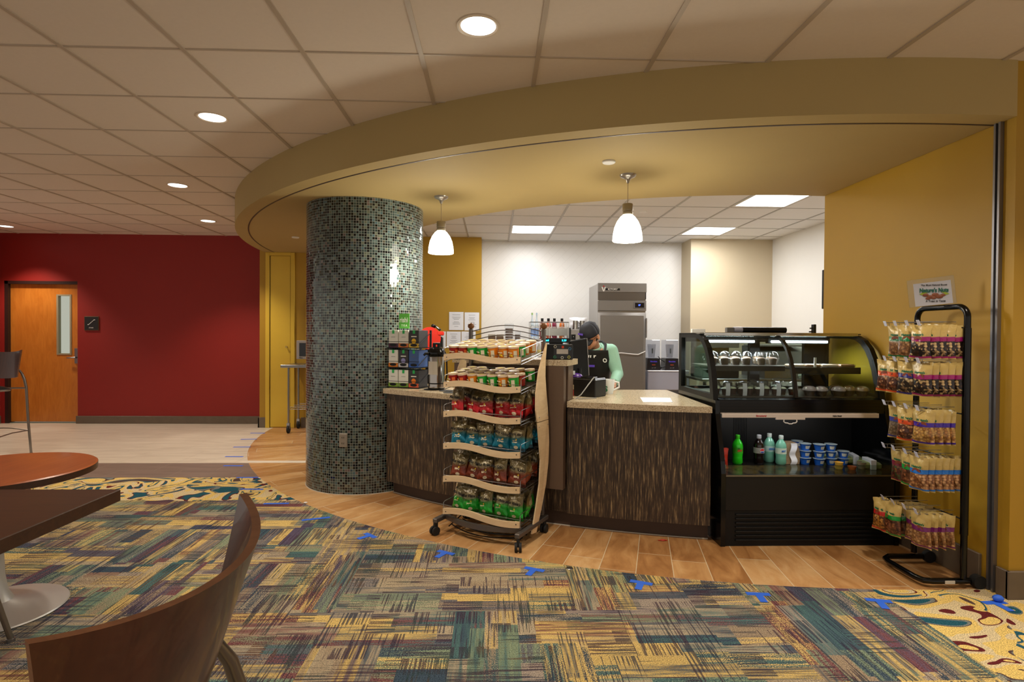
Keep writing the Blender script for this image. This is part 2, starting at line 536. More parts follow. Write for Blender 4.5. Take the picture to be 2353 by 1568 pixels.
    base = t.mix(stripe, base, t.ramp(t.white(t.vec(FL(y, .07), 4.0, 0.0)), [(0, lin((92, 30, 36))), (.4, lin((74, 66, 76))), (.7, lin((120, 46, 44))), (.85, lin((190, 160, 100)))], True))
    c = t.mix(t.math('MAXIMUM', left, right), base, flor)
    c = t.mix(1.0, c, t.ramp(fine, [(.34, (.34, .34, .36)), (.64, (1.55, 1.50, 1.40))]), 'MULTIPLY')
    t.bs(col=c, rough=.95, spec=.1)
    t.bump(fine, .5, .004)
    return t.m
CARPET = f_carpet()
def f_tile(name, c1, c2, gx, gy, gr, rough):
    t = NT(name)
    v, x, y, z = t.coord()
    a = t.noise(t.n('ShaderNodeMapping', {'Vector': v, 'Scale': (1.2, 7.0, 1.0)}).outputs[0], 1.4, 5.0, .6, .6)
    c = t.ramp(a, [(.3, lin(c1)), (.7, lin(c2))])
    row = t.math('FLOOR', t.math('DIVIDE', y, gy))
    xs = t.math('ADD', x, t.math('MULTIPLY', row, gx * .45))
    e = lambda q, s: t.math('LESS_THAN', t.math('SUBTRACT', .5, t.math('ABSOLUTE', t.math('SUBTRACT', t.math('FRACT', t.math('DIVIDE', q, s)), .5))), .0022 / s)
    g = t.math('MAXIMUM', e(xs, gx), e(y, gy))
    t.bs(col=t.mix(t.math('MULTIPLY', g, .55), c, lin(gr)), rough=rough)
    return t.m
WTILE = f_tile('pale_stone_tile', (200, 188, 168), (226, 216, 196), .61, .61, (170, 156, 136), .35)
BTILE = f_tile('brown_stone_tile', (112, 98, 88), (134, 118, 106), .61, .305, (176, 160, 142), .4)
def f_walltile():
    t = NT('white_diagonal_wall_tile')
    v, x, y, z = t.coord()
    a = t.math('MULTIPLY', t.math('ADD', x, z), .7071)
    b = t.math('MULTIPLY', t.math('SUBTRACT', x, z), .7071)
    row = t.math('FLOOR', t.math('DIVIDE', b, .10))
    aa = t.math('ADD', a, t.math('MULTIPLY', row, .1))
    e = lambda q, s: t.math('LESS_THAN', t.math('SUBTRACT', .5, t.math('ABSOLUTE', t.math('SUBTRACT', t.math('FRACT', t.math('DIVIDE', q, s)), .5))), .0016 / s)
    g = t.math('MAXIMUM', e(aa, .30), e(b, .10))
    t.bs(col=t.mix(g, lin((224, 222, 218)), lin((212, 210, 206))), rough=.34)
    return t.m
WALLT = f_walltile()

# ------------------------------------------------------------------ the room
def ang_left(r):   # where the soffit ring meets the gold wall at Y 8.4
    return -180 + math.degrees(asin((CEN.y - 8.40) / r))
def ang_right(r):  # where it meets the right wall at X 2.74
    return -90 + math.degrees(asin((2.74 - CEN.x) / r))
def arcpt(r, a0, a1, n):
    return [(CEN.x + r * cos(rad(a0 + (a1 - a0) * k / n)), CEN.y + r * sin(rad(a0 + (a1 - a0) * k / n))) for k in range(n + 1)]
RF = 5.645
# wood-look ring and kitchen floor: fan from the centre
b = MB()
pts = arcpt(RF, -182, -20, 120)
b.add([(CEN.x, CEN.y, 0)] + [(x, y, 0) for x, y in pts] + [(CEN.x + 5, CEN.y, 0)], [(0, i + 1, i + 2) for i in range(len(pts) - 1)])
b.add([(-3.3, 8.45, 0), (7, 8.45, 0), (7, 9.2, 0), (-3.3, 9.2, 0)], [(0, 1, 2, 3)])
fl = struct('floor', b, PLANK)
fl.location.z = 0
# carpet: columns that stop at the ring
b = MB()
def ylow(x, top):
    d = RF * RF - (x - CEN.x) ** 2
    return min(top, CEN.y - sqrt(d)) if d > 0 else top
xs = [-9 + 15.5 * i / 310 for i in range(311)]
for x0, x1 in zip(xs, xs[1:]):
    t0, t1 = ylow(x0, 5.51), ylow(x1, 5.51)
    b.add([(x0, -3.5, 0), (x1, -3.5, 0), (x1, t1, 0), (x0, t0, 0)], [(0, 1, 2, 3)])
struct('floor', b, CARPET)
def rows(y0, y1, material, n):
    b = MB()
    for i in range(n):
        a, c = y0 + (y1 - y0) * i / n, y0 + (y1 - y0) * (i + 1) / n
        xa = CEN.x - sqrt(max(0, RF * RF - (a - CEN.y) ** 2))
        xc = CEN.x - sqrt(max(0, RF * RF - (c - CEN.y) ** 2))
        b.add([(-9, a, 0), (xa, a, 0), (xc, c, 0), (-9, c, 0)], [(0, 1, 2, 3)])
    return struct('floor', b, material)
rows(5.51, 6.12, BTILE, 16)
rows(6.12, 9.0, WTILE, 60)
b = MB().box(-2.70, 6.125, .0, -1.45, 6.225, .0015)
struct('trim_1', b, mat('white_threshold', (226, 216, 196), .4))
# ceilings
b = MB().add([(-9.5, -3.5, CZ), (6.5, -3.5, CZ), (6.5, 9.2, CZ), (-9.5, 9.2, CZ)], [(0, 3, 2, 1)])
ce = struct('ceiling', b, TILE_C, fix=False)
def clipseg(c0, lo, hi, along, R, outside):
    """pieces of a bar at fixed cross coordinate c0 that lie outside / inside the circle R"""
    cc, ca = (CEN.y, CEN.x) if along == 'x' else (CEN.x, CEN.y)
    d = R * R - (c0 - cc) ** 2
    if d <= 0:
        return [(lo, hi)] if outside else []
    a, bb = ca - sqrt(d), ca + sqrt(d)
    if outside:
        return [(p, q) for p, q in ((lo, min(hi, a)), (max(lo, bb), hi)) if q - p > .02]
    p, q = max(lo, a), min(hi, bb)
    return [(p, q)] if q - p > .02 else []
b = MB()
T = .6096
for i in range(-14, 11):
    x = -.386 + T * i
    for p, q in clipseg(x, -3.5, 9.0, 'y', 5.0, True):
        b.box(x - .012, p, CZ - .006, x + .012, q, CZ)
for j in range(-9, 12):
    y = 2.393 + T * j
    for p, q in clipseg(y, -9.5, 6.5, 'x', 5.0, True):
        b.box(p, y - .006, CZ - .004, q, y + .006, CZ)
struct('ceiling_grid', b, TBAR, ce)
b = MB()
pts = arcpt(4.9, -190, 10, 60)
b.add([(x, y, CZ - .001) for x, y in pts], [tuple(range(len(pts)))[::-1]])
kc = struct('ceiling', b, KTILE, fix=False)
b = MB()
for i in range(-5, 8):
    x = .2236 + T * i
    for p, q in clipseg(x, 3.0, 9.0, 'y', 4.9, False):
        b.box(x - .011, p, CZ - .007, x + .011, q, CZ - .001)
for j in range(-8, 3):
    y = 7.62 + T * j
    for p, q in clipseg(y, -4, 6.0, 'x', 4.9, False):
        b.box(p, y - .006, CZ - .005, q, y + .006, CZ - .001)
struct('ceiling_grid', b, TBARK, kc)
# soffit ring
b = MB()
b.arc(4.03, 5.771, ang_left, ang_right, SZ, CZ + .02, 110)
so = struct('ceiling', b, OCHRE)
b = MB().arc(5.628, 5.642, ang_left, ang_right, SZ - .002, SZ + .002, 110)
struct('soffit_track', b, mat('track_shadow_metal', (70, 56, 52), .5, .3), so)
# walls
b = MB().box(-9.5, 8.75, 0, -7.30, 8.9, CZ).box(-7.30, 8.75, 2.135, -6.235, 8.9, CZ).box(-6.235, 8.75, 0, -3.40, 8.9, CZ)
struct('wall_back', b, RED)
struct('wall_left', MB().box(-7.50, 7.2, 0, -7.36, 8.75, CZ), RED)
struct('wall_left', MB().box(-9.5, 7.1, 0, -7.36, 7.2, CZ), RED)
b = MB().box(-3.40, 8.40, 0, -1.6, 8.9, CZ - .002).box(-1.6, 8.62, 0, -.19, 8.95, CZ - .002)
struct('wall_kiosk', b, GOLD)
struct('wall_kitchen', MB().box(-.19, 8.95, 0, 2.97, 9.1, CZ - .002), WALLT)
b = MB().box(2.97, 8.52, 0, 4.25, 9.1, CZ - .002)
struct('wall_kitchen', b, BEIGE)
struct('wall_kitchen', MB().box(4.22, 4.66, 0, 4.4, 8.52, CZ - .002), WHITEW)
b = MB().box(2.745, 2.925, 0, 6.4, 4.66, CZ - .001)
struct('wall_right', b, GOLD)


# baseboards
struct('baseboard_back', MB().box(-6.255, 8.735, 0, -3.40, 8.75, .115, bev=.003), BASE)
struct('baseboard_left', MB().box(-7.36, 7.2, 0, -7.345, 8.74, .115, bev=.003), BASE)
struct('baseboard_kiosk', MB().box(-3.42, 8.385, 0, -3.30, 8.40, .15, bev=.003).box(-3.42, 8.385, 0, -3.402, 8.75, .15).box(-2.80, 8.385, 0, -1.6, 8.40, .15, bev=.003), BASE)
struct('baseboard_right', MB().box(2.727, 3.09, 0, 2.745, 4.6, .175, bev=.003).box(2.727, 2.91, 0, 2.745, 2.985, .15, bev=.003).box(2.727, 2.907, 0, 6.3, 2.925, .15, bev=.003), BASE)
# the track post on the right wall
b = MB().box(2.722, 2.995, 0, 2.744, 3.008, SZ).box(2.722, 3.024, 0, 2.744, 3.037, SZ).box(2.736, 3.008, 0, 2.744, 3.024, SZ, 1)
struct('trim_2', b, [mat('aluminium_channel', (138, 136, 140), .35, .8), BLACKM])

# column
CC = Vector((-1.209, 5.435, 0))
b = MB().lathe([(.532, 0), (.532, SZ)], 150)
co = b.build('mosaic_column', MOSAIC, loc=CC)
tag(co, 'round floor to ceiling column covered in small dark and grey glass mosaic tiles', 'column')
b = MB().lathe([(.532, 0), (.536, 0), (.536, .006), (.532, .006)], 96)
b.build('floor_joint', mat('white_sealant', (206, 200, 186), .6), co)
# outlet on the column
dirv = (Vector((-.91, 4.95, 0)) - CC).normalized()
oa = atan2(-1.0, .06 + .0)
# the column point the camera sees at its lower right
a_out = rad(-97.5)
op = CC + Vector((cos(a_out), sin(a_out), 0)) * .5335
ou = thing('wall_outlet', 'cream double power outlet in a steel plate low on the mosaic column', 'outlet', (op.x, op.y, .47), a_out + pi / 2)
MB().box(-.036, -.006, -.058, .036, .0, .058, bev=.003).build('cover_plate', mat('outlet_steel', (170, 160, 148), .3, .6), ou)
for s in (-1, 1):
    q = MB().lathe([(.0001, -.004), (.017, -.004), (.018, 0)], 20, M=Matrix.Rotation(pi / 2, 4, 'X')).build('socket', mat('cream_socket', (214, 204, 176), .4), ou, (0, -.0075, s * .025))
    MB().box(-.009, -.006, -.006, -.006, -.0035, .006).box(.006, -.006, -.006, .009, -.0035, .006).build('slot', BLACK, q)

# ------------------------------------------------------------------ recessed lights
dl = []
for i, (x, y) in enumerate(DOWN[:5]):
    lab = ['round recessed ceiling light nearest the camera, above the aisle', 'round recessed ceiling light second nearest, left of the curved soffit',
           'round recessed ceiling light third from the camera, left of the curved soffit', 'small far round ceiling light close to the red wall and soffit end',
           'small round ceiling light cut by the left picture edge above the door'][i]
    t = thing('recessed_light', lab, 'ceiling light', (x, y, CZ), 0, 'round recessed ceiling lights')
    MB().lathe([(.102, 0), (.102, -.004), (.092, -.006), (.084, -.002), (.080, .0)], 40).build('trim_ring', mat('white_light_trim', (220, 205, 184), .4), t)
    MB().lathe([(.0001, -.0015), (.083, -.0015)], 40).build('lens', emis('downlight_lens', (255, 250, 244), 5.0), t)
for i, (x, y) in enumerate(KL):
    lab = ['square flush kitchen ceiling light panel, middle one above the fridge', 'square kitchen ceiling light panel mostly hidden by the soffit edge', 'square kitchen ceiling light panel above the beige wall',
           'largest square kitchen ceiling light panel at the right'][i]
    t = thing('light_panel', lab, 'ceiling light', (x, y, CZ), 0, 'square kitchen ceiling light panels')
    MB().box(-.295, -.295, -.008, .295, -.275, -.001).box(-.295, .275, -.008, .295, .295, -.001).box(-.295, -.275, -.008, -.275, .275, -.001).box(.275, -.275, -.008, .295, .275, -.001).build('frame', WHITE, t)
    MB().box(-.275, -.275, -.006, .275, .275, -.002).build('diffuser', emis('panel_diffuser', (255, 255, 255), 7.0), t)
# small white discs in the soffit
for lab, x, y, z in (('flat white disc cover in the soffit in front of the right pendant', .766, 3.814, SZ), ('flat white disc cover in the soffit left of the mosaic column', -2.418, 7.035, SZ),
                     ('small white disc cover on the kitchen ceiling behind the right pendant', 1.749, 6.679, CZ)):
    b = MB().lathe([(.0001, -.012), (.040, -.012), (.044, -.008), (.044, 0)], 28)
    tag(b.build('sprinkler_cover', WHITE, loc=(x, y, z)), lab, 'sprinkler cover', 'white sprinkler covers')
# pendants
SHADE = emis('glowing_opal_glass', (255, 250, 232), 7.0)
def pendant(x, y, lab):
    t = thing('pendant_lamp', lab, 'pendant lamp', (x, y, SZ), 0, 'pendant lamps under the soffit')
    MB().lathe([(.0001, -.022), (.008, -.06), (.016, -.036), (.03, -.024), (.052, -.016), (.058, -.008), (.06, 0)], 32).build('canopy', mat('satin_nickel', (170, 164, 156), .3, .7), t)
    MB().cyl((0, 0, -.055), (0, 0, -.215), .0022, n=8).build('cord', mat('pale_cord', (160, 140, 116), .5), t)
    MB().lathe([(.0001, -.212), (.036, -.212), (.038, -.216), (.038, -.262), (.034, -.264), (.034, -.268), (.038, -.272), (.038, -.288), (.034, -.292)], 28).build('socket_cap', mat('nickel_cap', (150, 138, 116), .35, .6), t)
    MB().lathe([(.034, -.290), (.052, -.305), (.076, -.338), (.094, -.38), (.104, -.43), (.108, -.478), (.104, -.482), (.0001, -.482)], 40).build('shade', SHADE, t)
    ld = bpy.data.lights.new('pendant_bulb', 'POINT')
    ld.energy = 26.0
    ld.color = (1.0, .92, .74)
    ld.shadow_soft_size = .1
    o = bpy.data.objects.new('pendant_bulb', ld)
    COL.objects.link(o)
    o.location = (x, y, SZ - .60)
pendant(-.451, 4.871, 'glowing white bell-shaped pendant lamp beside the mosaic column')
pendant(.97, 4.127, 'glowing white bell-shaped pendant lamp hanging above the cashier counter')

# ------------------------------------------------------------------ stair door, sign
d = thing('door_1', None, None, (-7.25, 8.80, 0))
del_keys = None
d['kind'] = 'structure'
leaf = MB()
leaf.box(.0, 0, .02, .685, .045, 2.09).box(.885, 0, .02, 1.01, .045, 2.09).box(.685, 0, .02, .885, .045, 1.04).box(.685, 0, 1.93, .885, .045, 2.09)
leaf.build('door_leaf', DOORW, d)
MB().box(.675, -.008, 1.03, .70, .05, 1.94).box(.87, -.008, 1.03, .895, .05, 1.94).box(.70, -.008, 1.03, .87, .05, 1.052).box(.70, -.008, 1.918, .87, .05, 1.94).build('window_frame', mat('door_vision_frame', (150, 140, 112), .5), d)
MB().box(.70, .02, 1.05, .87, .024, 1.92).build('window_pane', GLASS, d)
MB().box(.94, -.012, .90, 1.005, .0, 1.13, bev=.003).build('lock_plate', STEEL, d)
MB().taper([(.972, -.012, .99), (.972, -.05, .99), (.955, -.055, .99), (.86, -.055, .985)], [.013, .012, .011, .009], 10).build('door_handle', CHROME, d)
for z in (.25, 1.03, 1.80):
    MB().cyl((-.012, -.012, z - .06), (-.012, -.012, z + .06), .009, n=10).build('hinge', CHROME, d)
fr = MB().box(-.05, -.05, 0, 0, .06, 2.135).box(-.05, -.05, 2.09, 1.015, .06, 2.135).box(1.0102, -.02, 0, 1.015, .06, 2.09)
fr.build('door_frame', mat('dark_bronze_frame', (46, 26, 20), .5), d)
MB().box(0, -.02, 0, 1.01, .06, .012).build('threshold', mat('aluminium_sill', (130, 140, 128), .4, .5), d)
# lit stairwell wall behind the door window
sw = MB().box(-7.3, 10.2, 0, -5.9, 10.3, CZ)
struct('wall_stairwell', sw, mat('stairwell_pale_wall', (170, 206, 200), .6))
ld = bpy.data.lights.new('stairwell_fill', 'AREA')  # unseen lamp added to light the wall behind the door window
ld.energy = 22.0
ld.size = .5
o = bpy.data.objects.new('stairwell_fill', ld)
COL.objects.link(o)
o.location = (-6.5, 9.6, 2.75)
o.rotation_euler = (.35, 0, 0)
struct('ceiling', MB().box(-9.5, 9.2, CZ, -5.5, 10.3, CZ + .02), TILE_C)
struct('floor', MB().box(-9.5, 9.0, -.02, -5.5, 10.3, 0), WTILE)
tag(MB().box(-6.50, 10.12, 1.18, -6.46, 10.17, 1.32, bev=.004).build('wall_switch', BLACKM), 'small dark box on the pale wall seen through the door window', 'switch box')
sg = thing('stair_sign', 'square black wall sign with white staircase symbol right of the wooden door', 'sign', (-6.022, 8.735, 1.506))
MB().box(-.105, 0, -.105, .105, .014, .105, bev=.002).build('frame', mat('sign_bronze', (104, 84, 58), .4, .4), sg)
MB().box(-.097, -.003, -.097, .097, .003, .097).build('panel', mat('sign_black', (22, 20, 20), .5), sg)
st = MB()
for i in range(5):
    st.box(-.052 + .02 * i, -.006, -.024 + .018 * i, -.052 + .02 * i + .030, -.003, -.024 + .018 * i + .010)
    if i < 4: st.box(-.052 + .02 * i + .020, -.006, -.024 + .018 * i, -.052 + .02 * i + .030, -.003, -.024 + .018 * (i + 1) + .010)
st.build('stair_symbol', mat('sign_white', (228, 228, 224), .5), sg)
text('lettering', 'STAIR', .026, MATS['sign_white'], sg, (0, -.0045, -.067))

# gold closet door
d2 = thing('door_2', None, None, (-3.245, 8.395, 0))
d2['kind'] = 'structure'
MB().box(0, -.004, .012, .29, .03, 2.50, bev=.002).build('door_leaf', GOLD_DOOR, d2)
MB().box(-.065, -.02, 0, -.006, .005, 2.55, bev=.004).box(.296, -.02, 0, .355, .005, 2.55, bev=.004).box(-.006, -.02, 2.505, .296, .005, 2.55).build('door_frame', GOLD_DOOR, d2)
MB().lathe([(.0001, -.03), (.016, -.03), (.022, -.02), (.018, -.008), (.0238, -.004), (.024, 0)], 24, M=Matrix.Rotation(-pi / 2, 4, 'X') @ Matrix.Scale(-1, 4, (0, 0, 1))).build('door_handle', CHROME, d2, (.248, -.004, 1.01))
MB().cyl((0, 0, 0), (0, -.03, 0), .010, n=12).cyl((0, -.03, 0), (0, -.035, 0), .016, n=12).build('lock_knob', mat('brass', (190, 160, 90), .3, .8), d2, (.242, -.004, 1.18))
MB().box(-.004, -.008, 0, 0, .0, 2.5).box(.29, -.008, 0, .294, .0, 2.5).build('door_gap', BLACKM, d2)

# ------------------------------------------------------------------ counters
A_R, A_L, A_M0, A_M1 = -101.3, -131.85, -112.3, -122.6
pn = MB()
pn.arc(4.97, 5.03, A_L, A_M1 - .0, .115, .876, 40).arc(4.92, 5.0, A_M1, A_M0, .115, .876, 30).arc(4.97, 5.03, A_M0, A_R, .115, .876, 40)
cb = thing('service_counter', 'curved service counter base clad in dark streaked laminate', 'counter', (0, 0, 0))
pn.build('front_panel', BAMBOO, cb)
MB().arc(4.88, 4.95, A_L, A_R, 0, .115, 70).build('toe_kick', mat('dark_brown_kick', (66, 50, 40), .5, var=.15, scale=10), cb)
MB().arc(4.875, 4.957, A_L, A_R, 0, .006, 70).build('kick_joint', MATS['white_sealant'], cb)
# end panels and carcass hidden behind the panel
MB().arc(4.75, 4.97, A_L, A_R - .35, .12, .874, 70).build('carcass', mat('dark_brown_laminate', (58, 42, 34), .5), cb)
ct = thing('stone_countertop', 'right speckled beige stone countertop where the cashier works', 'countertop', (0, 0, 0))
n = 30
outer = [tuple(pol(5.07, A_M0 + .05 + (A_R - A_M0 - .05) * k / n)[:2]) for k in range(n + 1)]
MB().prism(outer + [(1.495, 4.86), (.36, 4.86), tuple(pol(4.79, A_M1 + 4)[:2]), tuple(pol(4.79, A_M0 - 1)[:2]), tuple(pol(4.86, A_M0 + .05)[:2])], .876, .917, 'z').build('slab', STONE, ct)
ct2 = thing('stone_countertop', 'left speckled beige stone countertop between column and snack rack', 'countertop', (0, 0, 0))
outer = [tuple(pol(5.07, A_L + (A_M1 - A_L) * k / n)[:2]) for k in range(n + 1)]
inner = [tuple(pol(4.62, A_M1 + (A_L - A_M1) * k / n)[:2]) for k in range(n + 1)]
MB().prism(outer + inner, .876, .917, 'z').build('slab', STONE, ct2)
lg = thing('transaction_ledge', 'raised stone ledge on a brown laminate wall behind the snack rack', 'counter ledge', (0, 0, 0))
b = MB()
b.arc(4.80, 5.10, A_M1 - .1, A_M0 + .15, 1.168, 1.209, 30)
b.build('slab', STONE, lg)
BRN = mat('brown_laminate', (96, 76, 60), .42, var=.06, scale=60)
MB().arc(4.88, 5.02, A_M1, A_M0 - .02, .878, 1.167, 24).build('riser_panel', BRN, lg)
a0, a1 = -113.85, -112.45
MB().arc(5.035, 5.098, a0, a1, .297, 1.166, 4).build('bracket_panel', BRN, lg)
MB().arc(5.035, 5.098, A_M1 + .1, A_M1 + 1.5, .297, 1.166, 4).build('bracket_panel', BRN, lg)
# blue tape marks on the floor
TAPE = mat('blue_painter_tape', (44, 104, 226), .6)
tapes = [(.241, 3.322), (.828, 3.132), (1.428, 2.979), (2.027, 2.894), (2.63, 2.86), (-.304, 3.589), (-.85, 3.905), (-1.315, 4.277), (-1.752, 4.662), (-2.126, 5.092), (-2.344, 5.505), (-2.693, 5.99), (-2.881, 6.43),
         (-3.03, 6.967), (-3.162, 7.477), (-3.235, 7.93)]
order = sorted(range(len(tapes)), key=lambda i: tapes[i][0])
names = {}
for rank, i in enumerate(order):
    names[i] = rank
for i, (x, y) in enumerate(tapes):
    a = atan2(y - CEN.y, x - CEN.x)
    b = MB()
    if x > -1.0:
        M1 = Matrix.Translation((x, y, 0)) @ Matrix.Rotation(a + pi / 2 + rnd.uniform(-.2, .2), 4, 'Z')
        b.box(-.062, -.018 + .02, .0006, .062, .018 + .02, .0016, M=M1)
        b.box(-.020, -.075, .0017, .018, .03, .0024, M=M1)
        if i == 4:
            b.sphere((.03, .03, .018), .022, 8, M=M1, sc=(1.3, 1, .8))
    else:
        M1 = Matrix.Translation((x, y, 0)) @ Matrix.Rotation(rnd.uniform(-.05, .12) if x < -1.6 else .35, 4, 'Z')
        b.box(-.10, -.016, .0006, .10, .016, .0018, M=M1)
    rank = names[i]
    if x > 2.5: lab = 'crumpled blue tape mark on the floor edge nearest the right wall'
    elif x > -1.0: lab = 'T-shaped blue tape mark on the carpet edge, %s from the right wall' % ORD[sum(1 for q in tapes if q[0] > x)]
    elif x > -2.7 : lab = 'short blue tape strip on the carpet edge, %s from the snack rack leftward' % ORD[sum(1 for q in tapes if x < q[0] <= -1.0)]
    else: lab = 'thin blue tape strip on the pale tile edge, %s from the gold door' % ORD[sum(1 for q in tapes if q[1] > y)]
    tag(b.build('tape_mark', TAPE), lab, 'tape', 'blue tape marks along the curved floor edge')
for nm, x, y, r in (('debris', -1.52, 4.67, .012), ('debris', 0, 0, 0)):
    if r:
        tag(MB().sphere((0, 0, r * .5), r, 8, sc=(1.4, 1, .5)).build('paper_scrap', WHITE, loc=(x, y, 0)), 'tiny white scrap on the wood-look floor in front of the column', 'scrap')
q = MB().lathe([(.0001, .004), (.018, .004), (.022, .001), (.022, 0)], 20).build('floor_anchor', CHROME, loc=(.46, 3.35, 0))
tag(q, 'small chrome anchor disc in the planks near the carpet edge', 'floor anchor')
b = MB().sphere((0, 0, .006), .010, 8, sc=(2, 1, .6)).box(-.03, -.006, .004, -.018, .006, .006).box(.018, -.006, .004, .03, .006, .006)
tag(b.build('wrapped_candy', mat('red_wrapper', (190, 60, 40), .4), loc=(1.15, 3.79, 0)), 'small red wrapped candy dropped on the planks before the counter', 'candy')

# ------------------------------------------------------------------ rolling snack rack
RK = (-.335, 3.95, 0)
RKZ = atan2(-.4914888, .8708838)
RM = Matrix.Translation(RK) @ Matrix.Rotation(RKZ, 4, 'Z')
rk = thing('snack_rack', 'rolling wire snack rack with six wavy pale wood shelf fronts', 'display rack', RK, RKZ)
fr = MB()
fr.box(-.055, -.06, .085, -.020, .40, .115, bev=.004).box(.580, -.06, .085, .615, .40, .115, bev=.004)
fr.box(-.02, .36, .085, .58, .39, .115, bev=.004)
cur = [(-.02 + .6 * k / 16, .06 - .085 * sin(pi * k / 16), .10) for k in range(17)]
for p, q in zip(cur, cur[1:]):
    fr.prism([(p[0], p[1] - .012), (q[0], q[1] - .012), (q[0], q[1] + .012), (p[0], p[1] + .012)], .085, .118, 'z')
fr.build('base_frame', DARKST, rk)
ft = MB().taper([(.0 + .56 * k / 12, .10 - .1 * sin(pi * k / 12), .035) for k in range(13)], .004, 6)
ft.taper([(.0 + .56 * k / 12, .17 - .1 * sin(pi * k / 12), .035) for k in range(13)], .004, 6).taper([(.0 + .56 * k / 12, .24 - .1 * sin(pi * k / 12), .035) for k in range(13)], .004, 6)
ft.cyl((0, .06, .035), (0, .36, .095), .004, n=6).cyl((.56, .06, .035), (.56, .36, .095), .004, n=6)
ft.build('wire_tray', BLACKM, rk)
for x in (-.038, .598):
    for y in (-.04, .37):
        c = MB().cyl((-.022, -.012, .030), (-.006, -.012, .030), .030, n=20).cyl((.006, -.012, .030), (.022, -.012, .030), .030, n=20)
        c.box(-.009, -.02, .03, .009, .012, .085, bev=.003).build('caster', RUBBER, rk, (x, y, 0), (0, 0, rnd.uniform(-.5, .5)))
for x in (-.018, .58):
    MB().box(x - .012, .355, .115, x + .012, .385, 1.425, bev=.003).build('post', DARKST, rk)
    MB().sphere((x, .37, 1.448), .0245, 16).build('ball_finial', BALLW, rk)
ar = MB()
for z0 in (1.405, 1.37, 1.335):
    ar.taper([(-.018 + .598 * k / 20, .37, z0 + .047 * sin(pi * k / 20)) for k in range(21)], .0035, 6)
ar.build('arched_top_wires', DARKST, rk)
SH = [(1.205, .055), (1.015, .045), (.812, .02), (.590, .02), (.362, .02), (.138, .012)]   # bottom of shelf front, rise to the back
for k, (z0, rise) in enumerate(SH):
    h = .040
    pts_t, pts_b = [], []
    for i in range(33):
        u = i / 32
        wv = .016 * sin(2 * pi * (u * .98)) * (1 if u < .5 else .85)
        pts_t.append((-.005 + .592 * u, z0 + h + wv))
        pts_b.append((-.005 + .592 * u, z0 + wv))
    b = MB().prism(pts_t + pts_b[::-1], -.009, .006, 'y')
    q = b.build('shelf_front', MAPLE, rk)
    MB().cyl((.02, -.011, z0 + h * .55), (.02, -.008, z0 + h * .55), .004, n=10).cyl((.565, -.011, z0 + h * .5), (.565, -.008, z0 + h * .5), .004, n=10).build('screw', DARKST, q)
    D = .335
    s = rise / D
    zz = lambda y: z0 + .008 + y * s
    b = MB()
    for x in (-.008, .588):
        b.taper([(x, .004, z0 - .004), (x, .004, zz(0) + .068), (x, .02, zz(.02) + .075), (x, D, zz(D) + .075), (x, D, zz(D))], .0028, 6)
        b.cyl((x, .004, zz(0)), (x, D + .02, zz(D)), .0032, n=6)
        b.cyl((x, .004, zz(0) - .02), (x, D, zz(D) - .02), .0025, n=6)
    for i in range(14):
        y = .01 + (D - .02) * i / 13
        b.cyl((-.008, y, zz(y)), (.588, y, zz(y)), .0016, n=5)
    for i in range(9):
        x = .03 + .52 * i / 8
        b.taper([(x, .012, zz(0) + .03), (x, .008, zz(0) - .004), (x, D, zz(D) - .004)], .0016, 5)
    b.cyl((-.008, .012, zz(0) + .036), (.588, .012, zz(0) + .036), .0018, n=5)
    b.cyl((-.008, D, zz(D) + .075), (.588, D, zz(D) + .075), .0025, n=5)
    b.build('wire_shelf', CHROME, rk)
def slat(x, up):
    if up:
        L_ = [(.362, 1.327), (.30, 1.25), (.218, 1.14), (.162, .995), (.155, .88), (.178, .80)]
        R_2 = [(.352, .80), (.343, .88), (.325, 1.0), (.318, 1.1), (.330, 1.2), (.352, 1.28), (.368, 1.327)]
    else:
        L_ = [(.180, .795), (.205, .66), (.232, .538), (.227, .373), (.19, .22), (.144, .055)]
        R_2 = [(.215, .045), (.28, .2), (.335, .348), (.362, .5), (.366, .64), (.352, .795)]
    ny = lambda p: (x + .022 * sin(pi * min(1, max(0, (p[1] - .05) / 1.28))))
    poly = L_ + R_2
    n_ = len(poly)
    vs = [(ny(p), p[0], p[1]) for p in poly] + [(ny(p) + .010, p[0], p[1]) for p in poly]
    fs = [tuple(range(n_))[::-1], tuple(range(n_, 2 * n_))] + [(i, (i + 1) % n_, n_ + (i + 1) % n_, n_ + i) for i in range(n_)]
    q = MB().add(vs, fs).build('side_slat', MAPLE, rk)
    y = .25 if up else .28
    MB().sphere((x + (.032 if x > 0 else .0), .20, .83 if up else .765), .004, 8).sphere((x + .032, .34, .83 if up else .765), .004, 8).build('screw', CHROME, q)
slat(.598, True); slat(.598, False); slat(-.048, True); slat(-.048, False)

